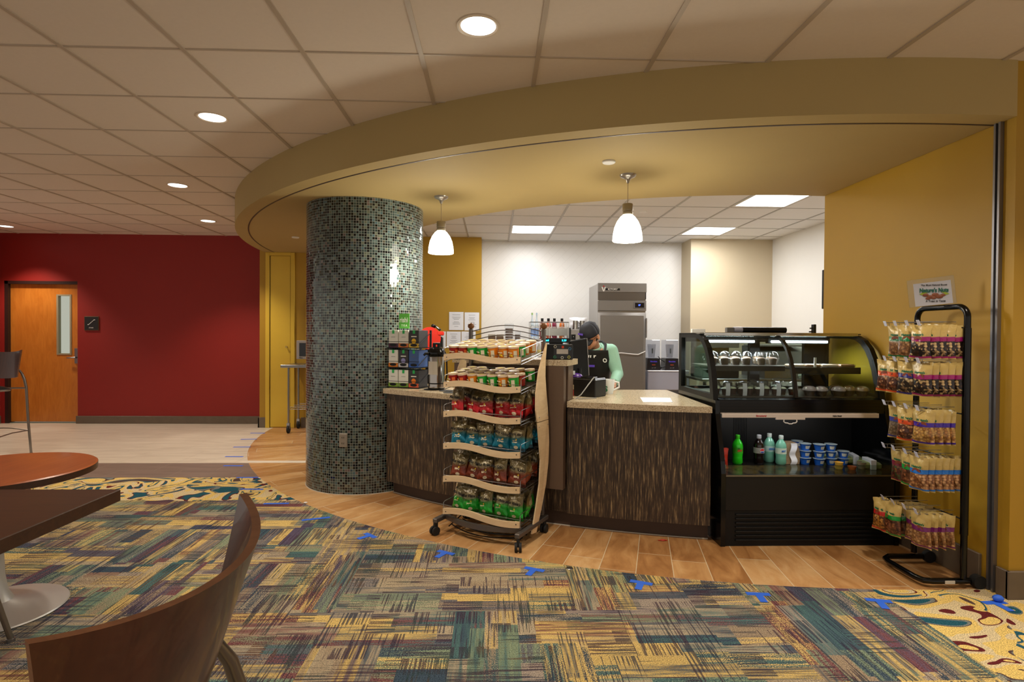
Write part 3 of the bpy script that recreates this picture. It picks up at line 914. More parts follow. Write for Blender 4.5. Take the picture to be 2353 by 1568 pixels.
# ---- snack cups
LID = mat('cup_lid', (214, 190, 158), .35)
LIDY = mat('lid_sticker', (236, 214, 110), .4)
CUPC = {'red': mat('cup_red', (150, 24, 20), .35), 'green': mat('cup_green', (24, 158, 48), .35), 'orange': mat('cup_orange', (222, 128, 24), .35)}
CREAM = mat('cup_cream', (214, 206, 176), .45)
YEL = mat('label_yellow', (236, 200, 40), .45)
cups = {}
for nm, mt in CUPC.items():
    t = thing('snack_cup', 'placeholder', 'snack cup', (0, 0, -5))
    MB().lathe([(.0001, 0), (.029, 0), (.0305, .002), (.0345, .070), (.034, .076)], 26).build('cup_body', mt, t)
    MB().lathe([(.034, .070), (.0365, .072), (.0370, .078), (.0355, .083), (.033, .082), (.0001, .082)], 26).build('lid', LID, t)
    g = MB().grid(lambda u, v: (.0335 * sin(-.95 + u * 1.1), -.0342 * cos(-.95 + u * 1.1) - .0002, .018 + v * .012 + .004 * sin(pi * u)), 8, 2)
    g.build('label_band', YEL, t)
    g2 = MB().grid(lambda u, v: (.0342 * sin(.35 + u * .7) , -.0342 * cos(.35 + u * .7), .012 + v * .045), 6, 2)
    g2.build('label_panel', CREAM if nm != 'red' else mat('label_orange', (214, 96, 36), .45), t)
    text('lettering', 'Pringles', .012, mat('label_cream', (244, 236, 200), .5), t, (-.012, -.0335, .045), (pi / 2, 0, -.34), ext=.0004, bold=.0003)
    lidst = MB().lathe([(.0001, .0830), (.020, .0830)], 16).build('lid_sticker', LIDY, t)
    cups[nm] = snap(t)
def put(sn, lx, ly, lz, rz=0.0, rx=0.0, ry=0.0, label=None, group=None, parts=True):
    p = RM @ Vector((lx, ly, lz))
    return dup(sn, p, (rx, ry, RKZ + rz), label, group, parts=parts)
def clean(sn):
    def rec(s_):
        for c in s_[1]: rec(c)
        bpy.data.objects.remove(s_[0])
    rec(sn)
F1 = ['red', 'red', 'green', 'green', 'orange', 'orange', 'orange']
F2 = ['red', 'red', 'orange', 'green', 'green', 'orange', 'green']
R3 = ['red', 'orange', 'green', 'orange', 'green', 'orange', 'green']
for k, front in ((0, F1), (1, F2)):
    z0, rise = SH[k]
    s = rise / .335
    lev = 'top' if k == 0 else 'second'
    for j in range(4):
        for i in range(7):
            if k == 1 and j == 3 and i in (2, ): continue
            if k == 1 and j == 2 and i in (6, ): continue
            cn = front[i] if j == 0 else R3[(i * 3 + j * 2 + k) % 7]
            y = .048 + .0765 * j
            x = .045 + .0785 * i + (.010 if j % 2 else 0) + rnd.uniform(-.002, .002)
            row = ['front row', 'second row', 'third row', 'back row'][j]
            put(cups[cn], x, y, z0 + .012 + y * s + .002, rnd.uniform(-.5, .5), atan2(s, 1) * .9, label='small %s chip cup, %s from the left in the %s, %s rack shelf' % (cn, ORD[i], row, lev),
                group='chip cups on the %s rack shelf' % lev)
for v in cups.values(): clean(v)

# ---- chip bags
def chip_mat(name, low, low2):
    t = NT(name)
    v, x, y, z = t.coord('Generated')
    o, ox, oy, oz = t.coord('Object')
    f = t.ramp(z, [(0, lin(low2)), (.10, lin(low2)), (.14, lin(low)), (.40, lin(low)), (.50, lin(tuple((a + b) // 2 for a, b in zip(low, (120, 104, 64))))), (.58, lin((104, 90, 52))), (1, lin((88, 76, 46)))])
    # pale oval behind the name
    ex = t.math('DIVIDE', t.math('SUBTRACT', x, .5), .36)
    ez = t.math('DIVIDE', t.math('SUBTRACT', z, .62), .13)
    ov = t.math('LESS_THAN', t.math('ADD', t.math('MULTIPLY', ex, ex), t.math('MULTIPLY', ez, ez)), 1.0)
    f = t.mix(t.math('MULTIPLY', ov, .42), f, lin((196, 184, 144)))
    ex = t.math('DIVIDE', t.math('SUBTRACT', x, .5), .12)
    ez = t.math('DIVIDE', t.math('SUBTRACT', z, .16), .055)
    ov = t.math('LESS_THAN', t.math('ADD', t.math('MULTIPLY', ex, ex), t.math('MULTIPLY', ez, ez)), 1.0)
    f = t.mix(ov, f, lin((228, 214, 182)))
    t.bs(col=f, rough=.3, metal=.15, spec=.6)
    t.bump(t.noise(o, 26.0, 3.0, .6), .8, .008)
    return t.m
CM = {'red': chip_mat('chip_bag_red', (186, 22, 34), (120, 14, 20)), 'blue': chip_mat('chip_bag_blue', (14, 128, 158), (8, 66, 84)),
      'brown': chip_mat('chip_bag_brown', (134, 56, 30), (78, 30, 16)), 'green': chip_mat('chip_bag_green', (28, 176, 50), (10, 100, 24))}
def pillow(w_, h, t_, seed, nu=12, nv=16, crimp=.07, wr=.006):
    r = random.Random(seed)
    ph = [r.uniform(0, 6.28) for _ in range(8)]
    def side(sg):
        def fn(u, v):
            e = max(0.0, 1 - abs(2 * u - 1) ** 2.4)
            vv = (v - crimp) / (1 - 2 * crimp)
            e2 = max(0.0, sin(pi * min(1, max(0, vv)))) ** .55 if 0 < vv < 1 else 0
            th = t_ * .5 * (e ** .6) * e2 * (1.1 - .35 * v)
            wrn = wr * e2 * e * (sin(7 * u * pi + ph[0] + 3 * v) * .5 + sin(5 * v * pi + ph[1] + 4 * u) * .5 + sin(11 * (u + v) + ph[2]) * .5)
            wd = w_ * (1 - .13 * e2 * (1 - abs(v - .5))) 
            x = (u - .5) * wd
            yc = .006 * sin(3 * u * pi + ph[3]) * (1 if v > .9 or v < .08 else .3)
            z = v * h + (.004 * sin(9 * u + ph[4]) if v > .95 else 0)
            return (x, sg * (th + .0006) + wrn * (1 if sg < 0 else .6) * (1 if e2 > 0 else 0) + yc, z)
        return fn
    b = MB()
    b.grid(side(-1), nu, nv)
    b.grid(side(1), nu, nv)
    return b
def bag_proto(color, seed, w_=.130, h=.176, t_=.060):
    t = thing('chip_bag', 'x', 'chip bag', (0, 0, -5))
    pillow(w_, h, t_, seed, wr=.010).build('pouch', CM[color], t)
    text('lettering', "Miss Vickie's", .026, BLACKINK, t, (0, -.033, h * .64), (pi / 2 - .05, .12, 0), shear=.35, ext=.0004, sx=.85, bold=.0008)
    if color == 'brown':
        text('flavour_lettering', 'BBQ', .018, mat('bag_cream_ink', (240, 226, 190), .5), t, (0, -.036, h * .36), ext=.0004, bold=.0006)
    else:
        text('flavour_lettering', {'red': 'Sweet Chili', 'blue': 'Sea Salt\n& Vinegar', 'green': 'Jalapeno'}[color], .011, mat('bag_cream_ink', (240, 226, 190), .5), t, (0, -.036, h * .37), ext=.0004, bold=.0003)
    MB().lathe([(.0001, 0), (.006, 0)], 10, M=Matrix.Translation((.012, -.036, h * .43)) @ Matrix.Rotation(pi / 2, 4, 'X')).build('price_dot', YEL, t)
    return snap(t)
for k, (cn, shelf) in enumerate((('red', 2), ('blue', 3), ('brown', 4), ('green', 5))):
    protos = [bag_proto(cn, 11 * k + s) for s in range(3)]
    z0, rise = SH[shelf]
    s = rise / .335
    lev = ['third', 'fourth', 'fifth', 'lowest'][k]
    nf = 5
    for j in range(3):
        for i in range(nf):
            x = .072 + .113 * i + rnd.uniform(-.008, .008)
            y = .062 + .095 * j + rnd.uniform(-.006, .006)
            sn = protos[(i + j) % 3]
            row = ['front row', 'middle row', 'back row'][j]
            lab = '%s and gold chip bag, %s from the left in the %s, %s rack shelf' % (cn, ORD[i], row, lev)
            put(sn, x, y, z0 + .016 + y * s + .012 * j, rnd.uniform(-.30, .30), -rad(rnd.uniform(10, 24)) if j == 0 else -rad(rnd.uniform(2, 16)), rnd.uniform(-.18, .18), lab,
                'chip bags on the %s rack shelf' % lev, parts=True)
    # a last bag at the right end, turned sideways
    put(protos[1], .545, .17, z0 + .02, -1.25, -.15, .1, '%s and gold chip bag turned sideways at the right end of the %s rack shelf' % (cn, lev), 'chip bags on the %s rack shelf' % lev)
    for p in protos: clean(p)

# ------------------------------------------------------------------ refrigerated display case
X0, X1 = 1.500, 2.700
cs = thing('display_case', 'black refrigerated bakery display case with curved glass front', 'display case', (0, 0, 0))
prof = [(3.79, .86), (3.795, .95), (3.85, .965), (3.868, 1.06), (3.893, 1.15), (3.93, 1.235), (3.975, 1.305), (4.04, 1.36), (4.11, 1.392), (4.19, 1.405)]
wing = [(3.68, 0), (3.68, .48), (3.695, .56), (3.725, .66), (3.76, .76), (3.79, .86)]
for x in (X0, X1 - .03):
    MB().prism([(4.56, 0)] + wing + [(3.795, .95), (4.56, .95)], x, x + .03).build('side_panel', BLACKG, cs)
lower = MB().box(X0 + .03, 3.70, .02, X1 - .03, 4.5, .46)
lower.box(X0 + .03, 3.685, .235, X1 - .03, 3.70, .46, bev=.003)
lower.build('base_cabinet', mat('dark_case_panel', (14, 12, 11), .42, spec=.35), cs)
gr = MB().box(X0 + .03, 3.69, .0, X1 - .03, 3.70, .235)
for i in range(7):
    z = .035 + .028 * i
    gr.box(X0 + .10, 3.678, z, X1 - .10, 3.690, z + .012, bev=.002)
gr.build('front_grille', BLACKM, cs)
MB().box(X0 + .03, 3.676, .462, X1 - .03, 3.70, .474).build('front_trim', mat('dim_chrome_trim', (120, 118, 116), .25, .9), cs)
MB().box(X0 + .03, 3.70, .46, X1 - .03, 4.16, .475).build('lower_shelf', mat('dark_gloss_shelf', (24, 22, 20), .12), cs)
MB().box(X0 + .03, 3.69, .475, X1 - .03, 3.695, .535, bev=.001).build('lower_glass_lip', clear('lip_glass', (226, 236, 232), .06), cs)
bk = MB().box(X0 + .03, 4.15, .46, X1 - .03, 4.17, .88)
for i in range(9): bk.cyl((X0 + .28 + i * .012, 4.148, .50), (X0 + .28 + i * .012, 4.148, .86), .0012, n=4)
bk.build('lower_back', BLACKM, cs)
dk = MB().box(X0 + .03, 3.80, .88, X1 - .03, 4.56, .955)
dk.prism([(3.795, .862), (3.795, .95), (3.845, .962), (4.0, .962), (4.0, .862)], X0 + .03, X1 - .03)
for z in (.885, .905, .925): dk.box(X0 + .03, 3.790, z, X1 - .03, 3.797, z + .004)
dk.build('middle_band', BLACKG, cs)
st = MB().box(X0 + .035, 3.762, .838, X1 - .09, 3.772, .862, bev=.002).box(X0 + .035, 3.765, .862, X1 - .09, 3.80, .868)
st.box(X0 + .40, 3.760, .826, X0 + .60, 3.770, .842)
q = st.build('curtain_bar', mat('white_curtain_bar', (214, 204, 196), .4), cs)
MB().taper([(1.958, 3.765, .832), (1.956, 3.765, .812), (1.966, 3.765, .804), (1.985, 3.765, .802), (1.992, 3.765, .797), (2.012, 3.765, .797), (2.019, 3.765, .802), (2.038, 3.765, .804), (2.046, 3.765, .812), (2.044, 3.765, .832)], .0038, 8).build('handle', WHITE, q)
text('lettering', 'Structural', .016, mat('red_ink', (190, 40, 40), .5), q, (1.80, 3.760, .851), sx=1.1, bold=.0004)
text('lettering', 'Night Shield', .014, BLACKINK, q, (2.32, 3.760, .851), sx=.9, bold=.0003)
MB().box(X0 + .035, 3.80, .862, X1 - .03, 3.86, .88).build('lower_canopy', BLACKM, cs)
q = MB().box(X0 + .2, 3.83, .852, X1 - .2, 3.85, .862).build('canopy_fill_strip', emis('canopy_fill_glow', (236, 240, 255), 3.0), cs)  # glowing strip added under the canopy to brighten the lower shelf
ld = bpy.data.lights.new('canopy_fill', 'AREA')  # fill lamp added with the strip for the bottles below
ld.shape = 'RECTANGLE'; ld.size = .8; ld.size_y = .02; ld.energy = 1.6
o = bpy.data.objects.new('canopy_fill', ld)
COL.objects.link(o)
o.location = (2.10, 3.84, .850); o.rotation_euler = (.5, 0, 0)
# upper frame ends
def endring(x):
    out = [(4.56, .95)] + [(3.795, .95)] + prof[2:] + [(4.56, 1.405)]
    inn = [(4.50, .985)] + [(3.89, .985), (3.905, 1.06), (3.93, 1.145), (3.965, 1.225), (4.005, 1.285), (4.06, 1.335), (4.12, 1.362), (4.19, 1.372)] + [(4.50, 1.372)]
    # one strip between the two outlines
    o2 = [(4.56, .95), (3.83, .95), (3.85, 1.06), (3.875, 1.15), (3.912, 1.235), (3.957, 1.305), (4.02, 1.36), (4.10, 1.392), (4.19, 1.405), (4.56, 1.405)]
    i2 = [(4.50, .985), (3.89, .985), (3.905, 1.06), (3.93, 1.145), (3.965, 1.225), (4.005, 1.285), (4.06, 1.335), (4.12, 1.362), (4.19, 1.372), (4.50, 1.372)]
    b = MB()
    for k in range(len(o2)):
        k2 = (k + 1) % len(o2)
        b.prism([o2[k], o2[k2], i2[k2], i2[k]], x, x + .035)
    return b, i2
for x, nm in ((X0, 'left'), (X1 - .035, 'right')):
    b, i2 = endring(x)
    q = b.build('end_frame', BLACKM, cs)
    MB().prism(i2, x + .015, x + .019).build('end_glass', clear('end_glass', (232, 240, 236), .05) if nm == 'left' else clear('end_glass_right', (240, 246, 242), .03), q)
# curved front glass
gl = [(3.843, .965), (3.862, 1.06), (3.887, 1.15), (3.924, 1.235), (3.969, 1.305), (4.03, 1.358), (4.10, 1.387), (4.19, 1.398)]
def sheet(xa, xb, mt, nm):
    b = MB()
    pin = [(y + .004, z - .003) for y, z in gl]
    b.prism(gl + pin[::-1], xa, xb)
    for i in range(len(b.s)): b.s[i] = i > 1
    return b.build(nm, mt, cs, angle=40)
XM = 2.085
sheet(X0 + .035, XM - .012, clear('front_glass', (240, 246, 244), .035), 'front_glass')
sheet(XM + .012, X1 - .035, clear('front_glass', (240, 246, 244), .035), 'front_glass')
b = MB()
o2 = gl
pin = [(y + .02, z - .012) for y, z in gl]
for k in range(len(gl) - 1):
    b.prism([gl[k], gl[k + 1], pin[k + 1], pin[k]], XM - .012, XM + .012)
b.build('mullion', mat('dark_mullion', (44, 40, 36), .3, .3), cs)
MB().box(X0, 4.10, 1.398, X1 - .0, 4.56, 1.408, bev=.002).build('top_panel', mat('grey_top_panel', (120, 118, 112), .2, .6), cs)
MB().box(X0 + .03, 4.085, 1.388, X1 - .03, 4.115, 1.412, bev=.003).build('top_edge_trim', mat('polished_trim', (196, 196, 190), .15, .9), cs)
bf = MB().box(X0 + .03, 4.50, .95, X1 - .03, 4.54, .985).box(X0 + .03, 4.50, 1.34, X1 - .03, 4.54, 1.398).box(2.055, 4.50, .98, 2.135, 4.54, 1.36).box(2.50, 4.50, .98, X1 - .03, 4.54, 1.36)
bf.build('rear_door_frame', BLACKM, cs)
bg = MB().box(X0 + .03, 4.515, .98, 2.06, 4.519, 1.345).box(2.13, 4.515, .98, 2.51, 4.519, 1.345)
bg.build('rear_door_glass', clear('rear_glass', (214, 222, 220), .01), cs)
sh = MB().box(X0 + .05, 4.04, 1.158, 2.10, 4.42, 1.170).box(X0 + .05, 4.03, 1.135, 2.10, 4.045, 1.172, bev=.002).box(2.13, 4.02, 1.148, X1 - .06, 4.40, 1.162).box(2.13, 4.005, 1.118, X1 - .06, 4.02, 1.165, bev=.002)
sh.build('glass_shelf', mat('dark_bronze_shelf', (50, 46, 42), .3, .4), cs)
TUBEL = emis('display_tube_light', (236, 244, 255), 14.0)
for xa, xb in ((1.585, 1.945), (2.075, 2.50)):
    q = MB().box(xa - .02, 4.20, 1.332, xb + .03, 4.245, 1.372, bev=.003).build('light_housing', BLACKM, cs)
    MB().cyl((xa, 4.19, 1.346), (xb, 4.19, 1.346), .0085, n=12).build('light_tube', TUBEL, q)
    ld = bpy.data.lights.new('case_tube_lamp', 'AREA')
    ld.shape = 'RECTANGLE'; ld.size = xb - xa; ld.size_y = .03; ld.energy = 11.0; ld.color = (.93, .96, 1.0)
    o = bpy.data.objects.new('case_tube_lamp', ld)
    COL.objects.link(o)
    o.location = ((xa + xb) / 2, 4.19, 1.335)
MB().box(2.305, 4.02, 1.163, 2.322, 4.024, 1.235).build('thermometer_strip', WHITE, cs)
# deck tray
MB().box(X0 + .04, 3.87, .962, X1 - .04, 4.49, .968).build('deck_tray', mat('brown_tray', (60, 48, 38), .35), cs)

# things on and above the case
t = thing('rolled_shade', 'black rolled tube with a grey end lying on top of the display case', 'roll', (0, 0, 0))
MB().cyl((1.925, 4.36, 1.434), (2.27, 4.36, 1.434), .022, n=20).build('roll_body', BLACK, t)
MB().cyl((1.86, 4.36, 1.434), (1.925, 4.36, 1.434), .023, n=20).build('roll_end', mat('lavender_grey', (164, 166, 186), .4), t)
MB().box(1.80, 4.34, 1.410, 1.86, 4.38, 1.452, bev=.004).build('roll_tip', mat('mid_grey_plastic', (96, 94, 92), .4), t)
tag(MB().box(1.548, 4.40, 1.408, 1.655, 4.425, 1.440, bev=.003).build('small_card', WHITE), 'small white card standing on the left top of the display case', 'card')

# clamshell cupcakes
def clam_proto(dark, frost, sleeve):
    t = thing('boxed_cupcake', 'x', 'boxed cupcake', (0, 0, -5))
    n_ = 18
    cup = [(.0001, 0), (.022, 0), (.030, .040), (.031, .044)]
    MB().lathe(cup, n_).build('cake_cup', mat('cupcake_brown_' + dark, {'light': (96, 78, 58), 'deep': (58, 30, 26)}[dark], .6, var=.2, scale=90), t, (0, 0, .004))
    if frost == 'green': fc = mat('green_white_frosting', (206, 210, 176), .5, var=.12, scale=120)
    elif frost == 'white': fc = mat('white_frosting', (230, 226, 216), .5)
    else: fc = mat('brown_crumb_top', (104, 78, 54), .8, var=.3, scale=90)
    MB().sphere((0, 0, .048), .029, 10, sc=(1, 1, .42)).build('frosting', fc, t)
    # clear bell
    MB().lathe([(.030, .0), (.040, .046), (.0415, .05), (.038, .054), (.036, .075), (.028, .094), (.014, .102), (.0001, .104)], n_).build('clear_dome', FILM, t)
    if sleeve:
        MB().grid(lambda u, v: ((u - .5) * .030, -.0425 + .012 * abs(v - .45) ** 1.5 * 1.6, .002 + v * .088), 2, 8).build('paper_sleeve', mat('frosted_sleeve', (206, 208, 222), .5), t)
    return snap(t)
pa = clam_proto('light', 'crumb', False)
pb = clam_proto('deep', 'green', False)
pc = clam_proto('deep', 'white', True)
xs_ = [1.60, 1.685, 1.77, 1.845, 1.955, 2.045]
for i, x in enumerate(xs_):
    dup(pa, (x, 4.10 + rnd.uniform(-.01, .01), 1.172), (0, 0, rnd.uniform(0, 3)), 'chocolate cupcake in a clear domed box, front row, %s from the left, upper case shelf' % ORD[i], 'boxed cupcakes on the upper shelf')
for i in range(6):
    dup(pa, (1.64 + .085 * i, 4.20, 1.172), (0, 0, rnd.uniform(0, 3)), 'chocolate cupcake in a clear domed box, middle row, %s from the left, upper case shelf' % ORD[i], 'boxed cupcakes on the upper shelf')
for i in range(5):
    dup(pa, (1.66 + .088 * i, 4.30, 1.172), (0, 0, rnd.uniform(0, 3)), 'chocolate cupcake in a clear domed box, back row, %s from the left, upper case shelf' % ORD[i], 'boxed cupcakes on the upper shelf')
for i in range(10):
    dup(pc if i % 2 else pb, (1.565 + .0595 * i + (.004 if i % 2 else 0), 3.94 + (.02 if i % 2 == 0 else -.005), .969), (0, 0, 0 if i % 2 else rnd.uniform(0, 3)),
        'frosted cupcake in a %s box, front row, %s from the left, case floor' % ('white sleeved' if i % 2 else 'clear domed', ORD[i]), 'boxed cupcakes on the case floor')
for j in range(2):
    for i in range(6):
        dup(pb, (1.60 + .09 * i + .03 * j, 4.04 + .095 * j, .969), (0, 0, rnd.uniform(0, 3)), 'frosted cupcake in a clear domed box, %s row, %s from the left, case floor' % (['second', 'third'][j], ORD[i]), 'boxed cupcakes on the case floor')
for p in (pa, pb, pc): clean(p)
# wrapped muffins
def muffin_proto(c, seed):
    t = thing('wrapped_muffin', 'x', 'muffin', (0, 0, -5))
    MB().lathe([(.0001, 0), (.028, 0), (.040, .034), (.046, .038)], 22).build('muffin_base', mat('muffin_cup_brown', (66, 48, 38), .5, var=.3, scale=80), t)
    r = random.Random(seed)
    MB().lathe([(.046, .036), (.047, .042), (.040, .056), (.024, .066), (.0001, .069)], 22, sx=1, sy=.95).build('muffin_top', mat(c[0], c[1], .35, var=.35, scale=60), t)
    MB().lathe([(.031, -.001), (.044, .030), (.050, .038), (.050, .044), (.043, .060), (.026, .070), (.0001, .073)], 14).build('wrapper', clear('muffin_wrap', (240, 240, 244), .22, .25), t)
    return snap(t)
m1 = muffin_proto(('pink_dusted_top', (196, 176, 180)), 1)
m2 = muffin_proto(('golden_muffin_top', (170, 130, 84)), 2)
mp = [(2.235, 3.95, m1, 'pale frosted wrapped muffin, first from the left beside the mullion'), (2.305, 3.93, m1, 'pale wrapped muffin with a dark streak, second from the left'), (2.43, 3.93, m1, 'pale wrapped muffin, front left of the right-hand muffin group'),
      (2.475, 4.03, m2, 'golden wrapped muffin at the back of the right-hand group'), (2.53, 3.97, m2, 'golden wrapped muffin second from right in the group'), (2.60, 3.93, m2, 'wrapped muffin at the far right end of the case floor')]
for x, y, p, l in mp: dup(p, (x, y, .969), (0, 0, rnd.uniform(0, 6)), l, 'wrapped muffins on the case floor')
for p in (m1, m2): clean(p)
# flat wrapped pastries
def pastry_proto(c):
    t = thing('wrapped_pastry', 'x', 'pastry', (0, 0, -5))
    MB().box(-.055, -.04, 0, .055, .04, .020, bev=.009, seg=3).build('pastry_body', mat(c[0], c[1], .5, var=.25, scale=50), t)
    MB().box(-.060, -.044, -.0005, .060, .044, .024, bev=.010, seg=2).build('wrapper', clear('pastry_wrap', (236, 234, 230), .2, .2), t)
    return snap(t)
q1 = pastry_proto(('iced_pastry', (196, 176, 152)))
q2 = pastry_proto(('brown_pastry', (150, 108, 70)))
for i, (x, p, l) in enumerate([(2.19, q1, 'pale iced wrapped pastry, first from the left on the upper right shelf'), (2.305 + .005, q2, 'brown wrapped pastry, second from the left on the upper right shelf'), (2.435, q1, 'wrapped pastry, third from the left on the upper right shelf'), (2.56, q2, 'wrapped pastry at the right end of the upper right shelf')]):
    dup(p, (x, 4.07, 1.164), (0, 0, rnd.uniform(-.1, .1)), l, 'wrapped pastries on the upper shelf')
for p in (q1, q2): clean(p)

# ---- lower shelf drinks and tubs
ZS = .476
def bottle(x, y, liquid, capm, lab, kind, h=.205, r=.0365, labm=None, wordm=None, word=None):
    t = thing('drink_bottle', lab, 'bottle', (x, y, ZS))
    k = h / .205
    MB().lathe([(.0001, 0), (r * .8, 0), (r, .012 * k), (r * .93, .05 * k), (r * .95, .06 * k), (r, .075 * k), (r, .125 * k), (r * .96, .138 * k), (r * .74, .158 * k), (r * .40, .176 * k), (r * .38, .186 * k), (.0001, .186 * k)], 24).build('bottle_body', liquid, t)
    MB().lathe([(r * .42, .180 * k), (r * .44, .182 * k), (r * .44, .203 * k), (r * .36, .206 * k), (.0001, .206 * k)], 20).build('cap', capm, t)
    if labm:
        MB().lathe([(r + .0006, .078 * k), (r + .0006, .118 * k)], 24).build('label', labm, t)
    if word:
        text('lettering', word, .018 if len(word) < 9 else .014, wordm, t, (0, -r - .0015, .098 * k), ext=.0004, shear=.15, bold=.0007, sx=.8)
    return t
gliq = mat('green_soda_bottle', (40, 200, 30), .15, spec=.7)
cola = mat('dark_cola_bottle', (22, 12, 10), .1, spec=.8)
aqua = mat('pale_green_bottle', (120, 188, 160), .12, spec=.8)
t1 = bottle(1.745, 4.00, gliq, mat('green_cap', (60, 180, 30), .4), 'bright green soda bottle with red lettering in the lower case', 'a', word='DEW', wordm=mat('red_word', (200, 40, 30), .5), labm=mat('green_label', (60, 170, 30), .4))
text('lettering', 'Mtn', .010, mat('dark_green_word', (20, 90, 30), .5), t1, (-.004, -.0385, .113), ext=.0004, bold=.0004)
t2 = bottle(1.90, 4.00, cola, mat('grey_cap', (170, 170, 174), .4), 'dark cola bottle with silver label and round red and blue emblem', 'b', labm=mat('silver_label', (150, 148, 140), .4))
R90 = Matrix.Rotation(pi / 2, 4, 'X')
em = MB().lathe([(.0001, 0), (.0155, 0)], 24, M=Matrix.Translation((.006, -.0385, .098)) @ R90)
em.build('emblem_white', WHITE, t2)
def halfdisc(r, a0, a1, sag):
    pts_ = [(r * cos(a0 + (a1 - a0) * k / 12), r * sin(a0 + (a1 - a0) * k / 12)) for k in range(13)]
    e0, e1 = pts_[-1], pts_[0]
    for k in range(1, 8):
        u = k / 8
        pts_.append((e0[0] + (e1[0] - e0[0]) * u, e0[1] + (e1[1] - e0[1]) * u + sag * sin(2 * pi * u)))
    return pts_
MB().prism([(.006 + p, .098 + q) for p, q in halfdisc(.0145, rad(20), rad(195), .003)], -.0405, -.0395, 'y').build('emblem_red', mat('emblem_red', (214, 30, 36), .4), t2)
MB().prism([(.006 + p, .098 + q) for p, q in halfdisc(.0145, rad(215), rad(350), -.002)], -.0405, -.0395, 'y').build('emblem_blue', mat('emblem_blue', (20, 60, 160), .4), t2)
t3 = bottle(2.005, 4.06, aqua, mat('pale_cap', (196, 206, 200), .4), 'pale green soda bottle, the rear one of the pair', 'c', labm=mat('pale_blue_label', (176, 206, 196), .4), word='SIERRA', wordm=mat('blue_word', (60, 120, 190), .5))
t4 = bottle(2.05, 3.98, aqua, mat('pale_cap', (196, 206, 200), .4), 'pale green soda bottle, the front one of the pair', 'd', labm=mat('white_green_label', (206, 222, 200), .4), word='MIST', wordm=mat('blue_word', (60, 120, 190), .5))
t = thing('snack_bag', 'small red and orange snack bag at the left end of the lower case shelf', 'snack bag', (1.575, 3.86, ZS), -.5)
pillow(.085, .14, .035, 77).build('pouch', mat('red_orange_pouch', (186, 50, 30), .35, var=.5, scale=40), t)
text('lettering', 'BEARS', .017, WHITE, t, (0, -.021, .07), ext=.0004, bold=.0005)
MB().box(-.03, -.022, .004, .03, -.018, .03).build('label_panel', mat('pale_label', (206, 200, 160), .5), t)
t = thing('sandwich_pack', 'clear sandwich pack with a folded white paper sleeve', 'sandwich', (2.135, 3.98, ZS))
MB().prism([(-.05, 0), (.05, 0), (.056, .05), (.05, .10), (.03, .150), (-.05, .150)], -.0, .09, 'y').build('bread_filling', mat('sandwich_filling', (168, 140, 104), .6, var=.4, scale=70), t)
MB().box(-.056, -.004, 0, .058, .095, .155, bev=.004).build('clear_box', FILM, t)
MB().grid(lambda u, v: (-.022 + u * .044 + .008 * sin(v * 9), -.010 - .004 * sin(v * 12), v * .150), 2, 12).build('paper_sleeve', PAPER, t)
# yogurt tubs
YB = mat('yogurt_blue', (20, 84, 176), .35)
def yog():
    t = thing('yogurt_tub', 'x', 'yogurt tub', (0, 0, -5))
    MB().lathe([(.0001, 0), (.026, 0), (.036, .044), (.036, .048)], 22).build('tub_body', YB, t)
    MB().lathe([(.036, .046), (.0415, .047), (.0415, .049), (.0001, .0495)], 22).build('foil_lid', mat('foil_lid', (196, 214, 218), .25, .5), t)
    MB().grid(lambda u, v: (.0325 * sin(-.5 + u * 1.0) * (.82 + .22 * v), -(.0325 * (.84 + .22 * v)) * cos(-.5 + u * 1.0) - .002, .014 + v * .022), 6, 2).build('label_panel', mat('yogurt_label', (206, 208, 196), .5, var=.3, scale=90), t)
    return snap(t)
yg = yog()
Y = [(2.225, 3.98, 0), (2.225, 3.98, 1), (2.265 - .04, 3.98, 2), (2.31, 3.95, 0), (2.31, 3.95, 1), (2.31, 3.95, 2), (2.40, 3.96, 0), (2.40, 3.96, 1), (2.40, 3.96, 2), (2.49, 3.96, 0), (2.49, 3.96, 1), (2.22, 4.08, 0), (2.22, 4.08, 1), (2.22, 4.08, 2)]
ynames = {2.225: 'the stack behind the sandwich pack', 2.31: 'the second front stack', 2.40: 'the third front stack', 2.49: 'the short right stack', 2.22: 'the rear left stack'}
for i, (x, y, l) in enumerate(Y):
    dup(yg, (x, y, ZS + l * .0502), (0, 0, rnd.uniform(-.6, .6)), 'blue yogurt tub with foil lid, %s in %s' % (['lowest', 'middle' if x != 2.49 else 'upper', 'topmost'][l], ynames[x]), 'blue yogurt tubs on the lower case shelf')
clean(yg)
def cupp(c):
    t = thing('dip_cup', 'x', 'dip cup', (0, 0, -5))
    MB().lathe([(.0001, 0), (.022, 0), (.028, .020), (.0285, .022)], 20).build('cup_body', c, t)
    MB().lathe([(.029, .020), (.030, .021), (.029, .024), (.0001, .024)], 20).build('lid', FILM, t)
    return snap(t)
cc = {'yellow': cupp(mat('cheese_yellow', (222, 176, 70), .4)), 'orange': cupp(mat('carrot_orange', (206, 96, 40), .4)), 'tan': cupp(mat('hummus_tan', (164, 146, 116), .4))}
for c, x, y, l, lab in (('yellow', 2.385, 3.84, 0, 'lower yellow dip cup of the front stacked pair'), ('yellow', 2.385, 3.84, 1, 'upper yellow dip cup of the front stacked pair'), ('orange', 2.465, 3.82, 0, 'single orange dip cup between the two stacked pairs'),
                        ('tan', 2.545, 3.84, 0, 'lower tan dip cup of the right stacked pair'), ('tan', 2.545, 3.84, 1, 'upper tan dip cup of the right stacked pair')):
    dup(cc[c], (x, y, ZS + l * .0245), (0, 0, 0), lab, 'dip cups on the lower case shelf')
for v in cc.values(): clean(v)
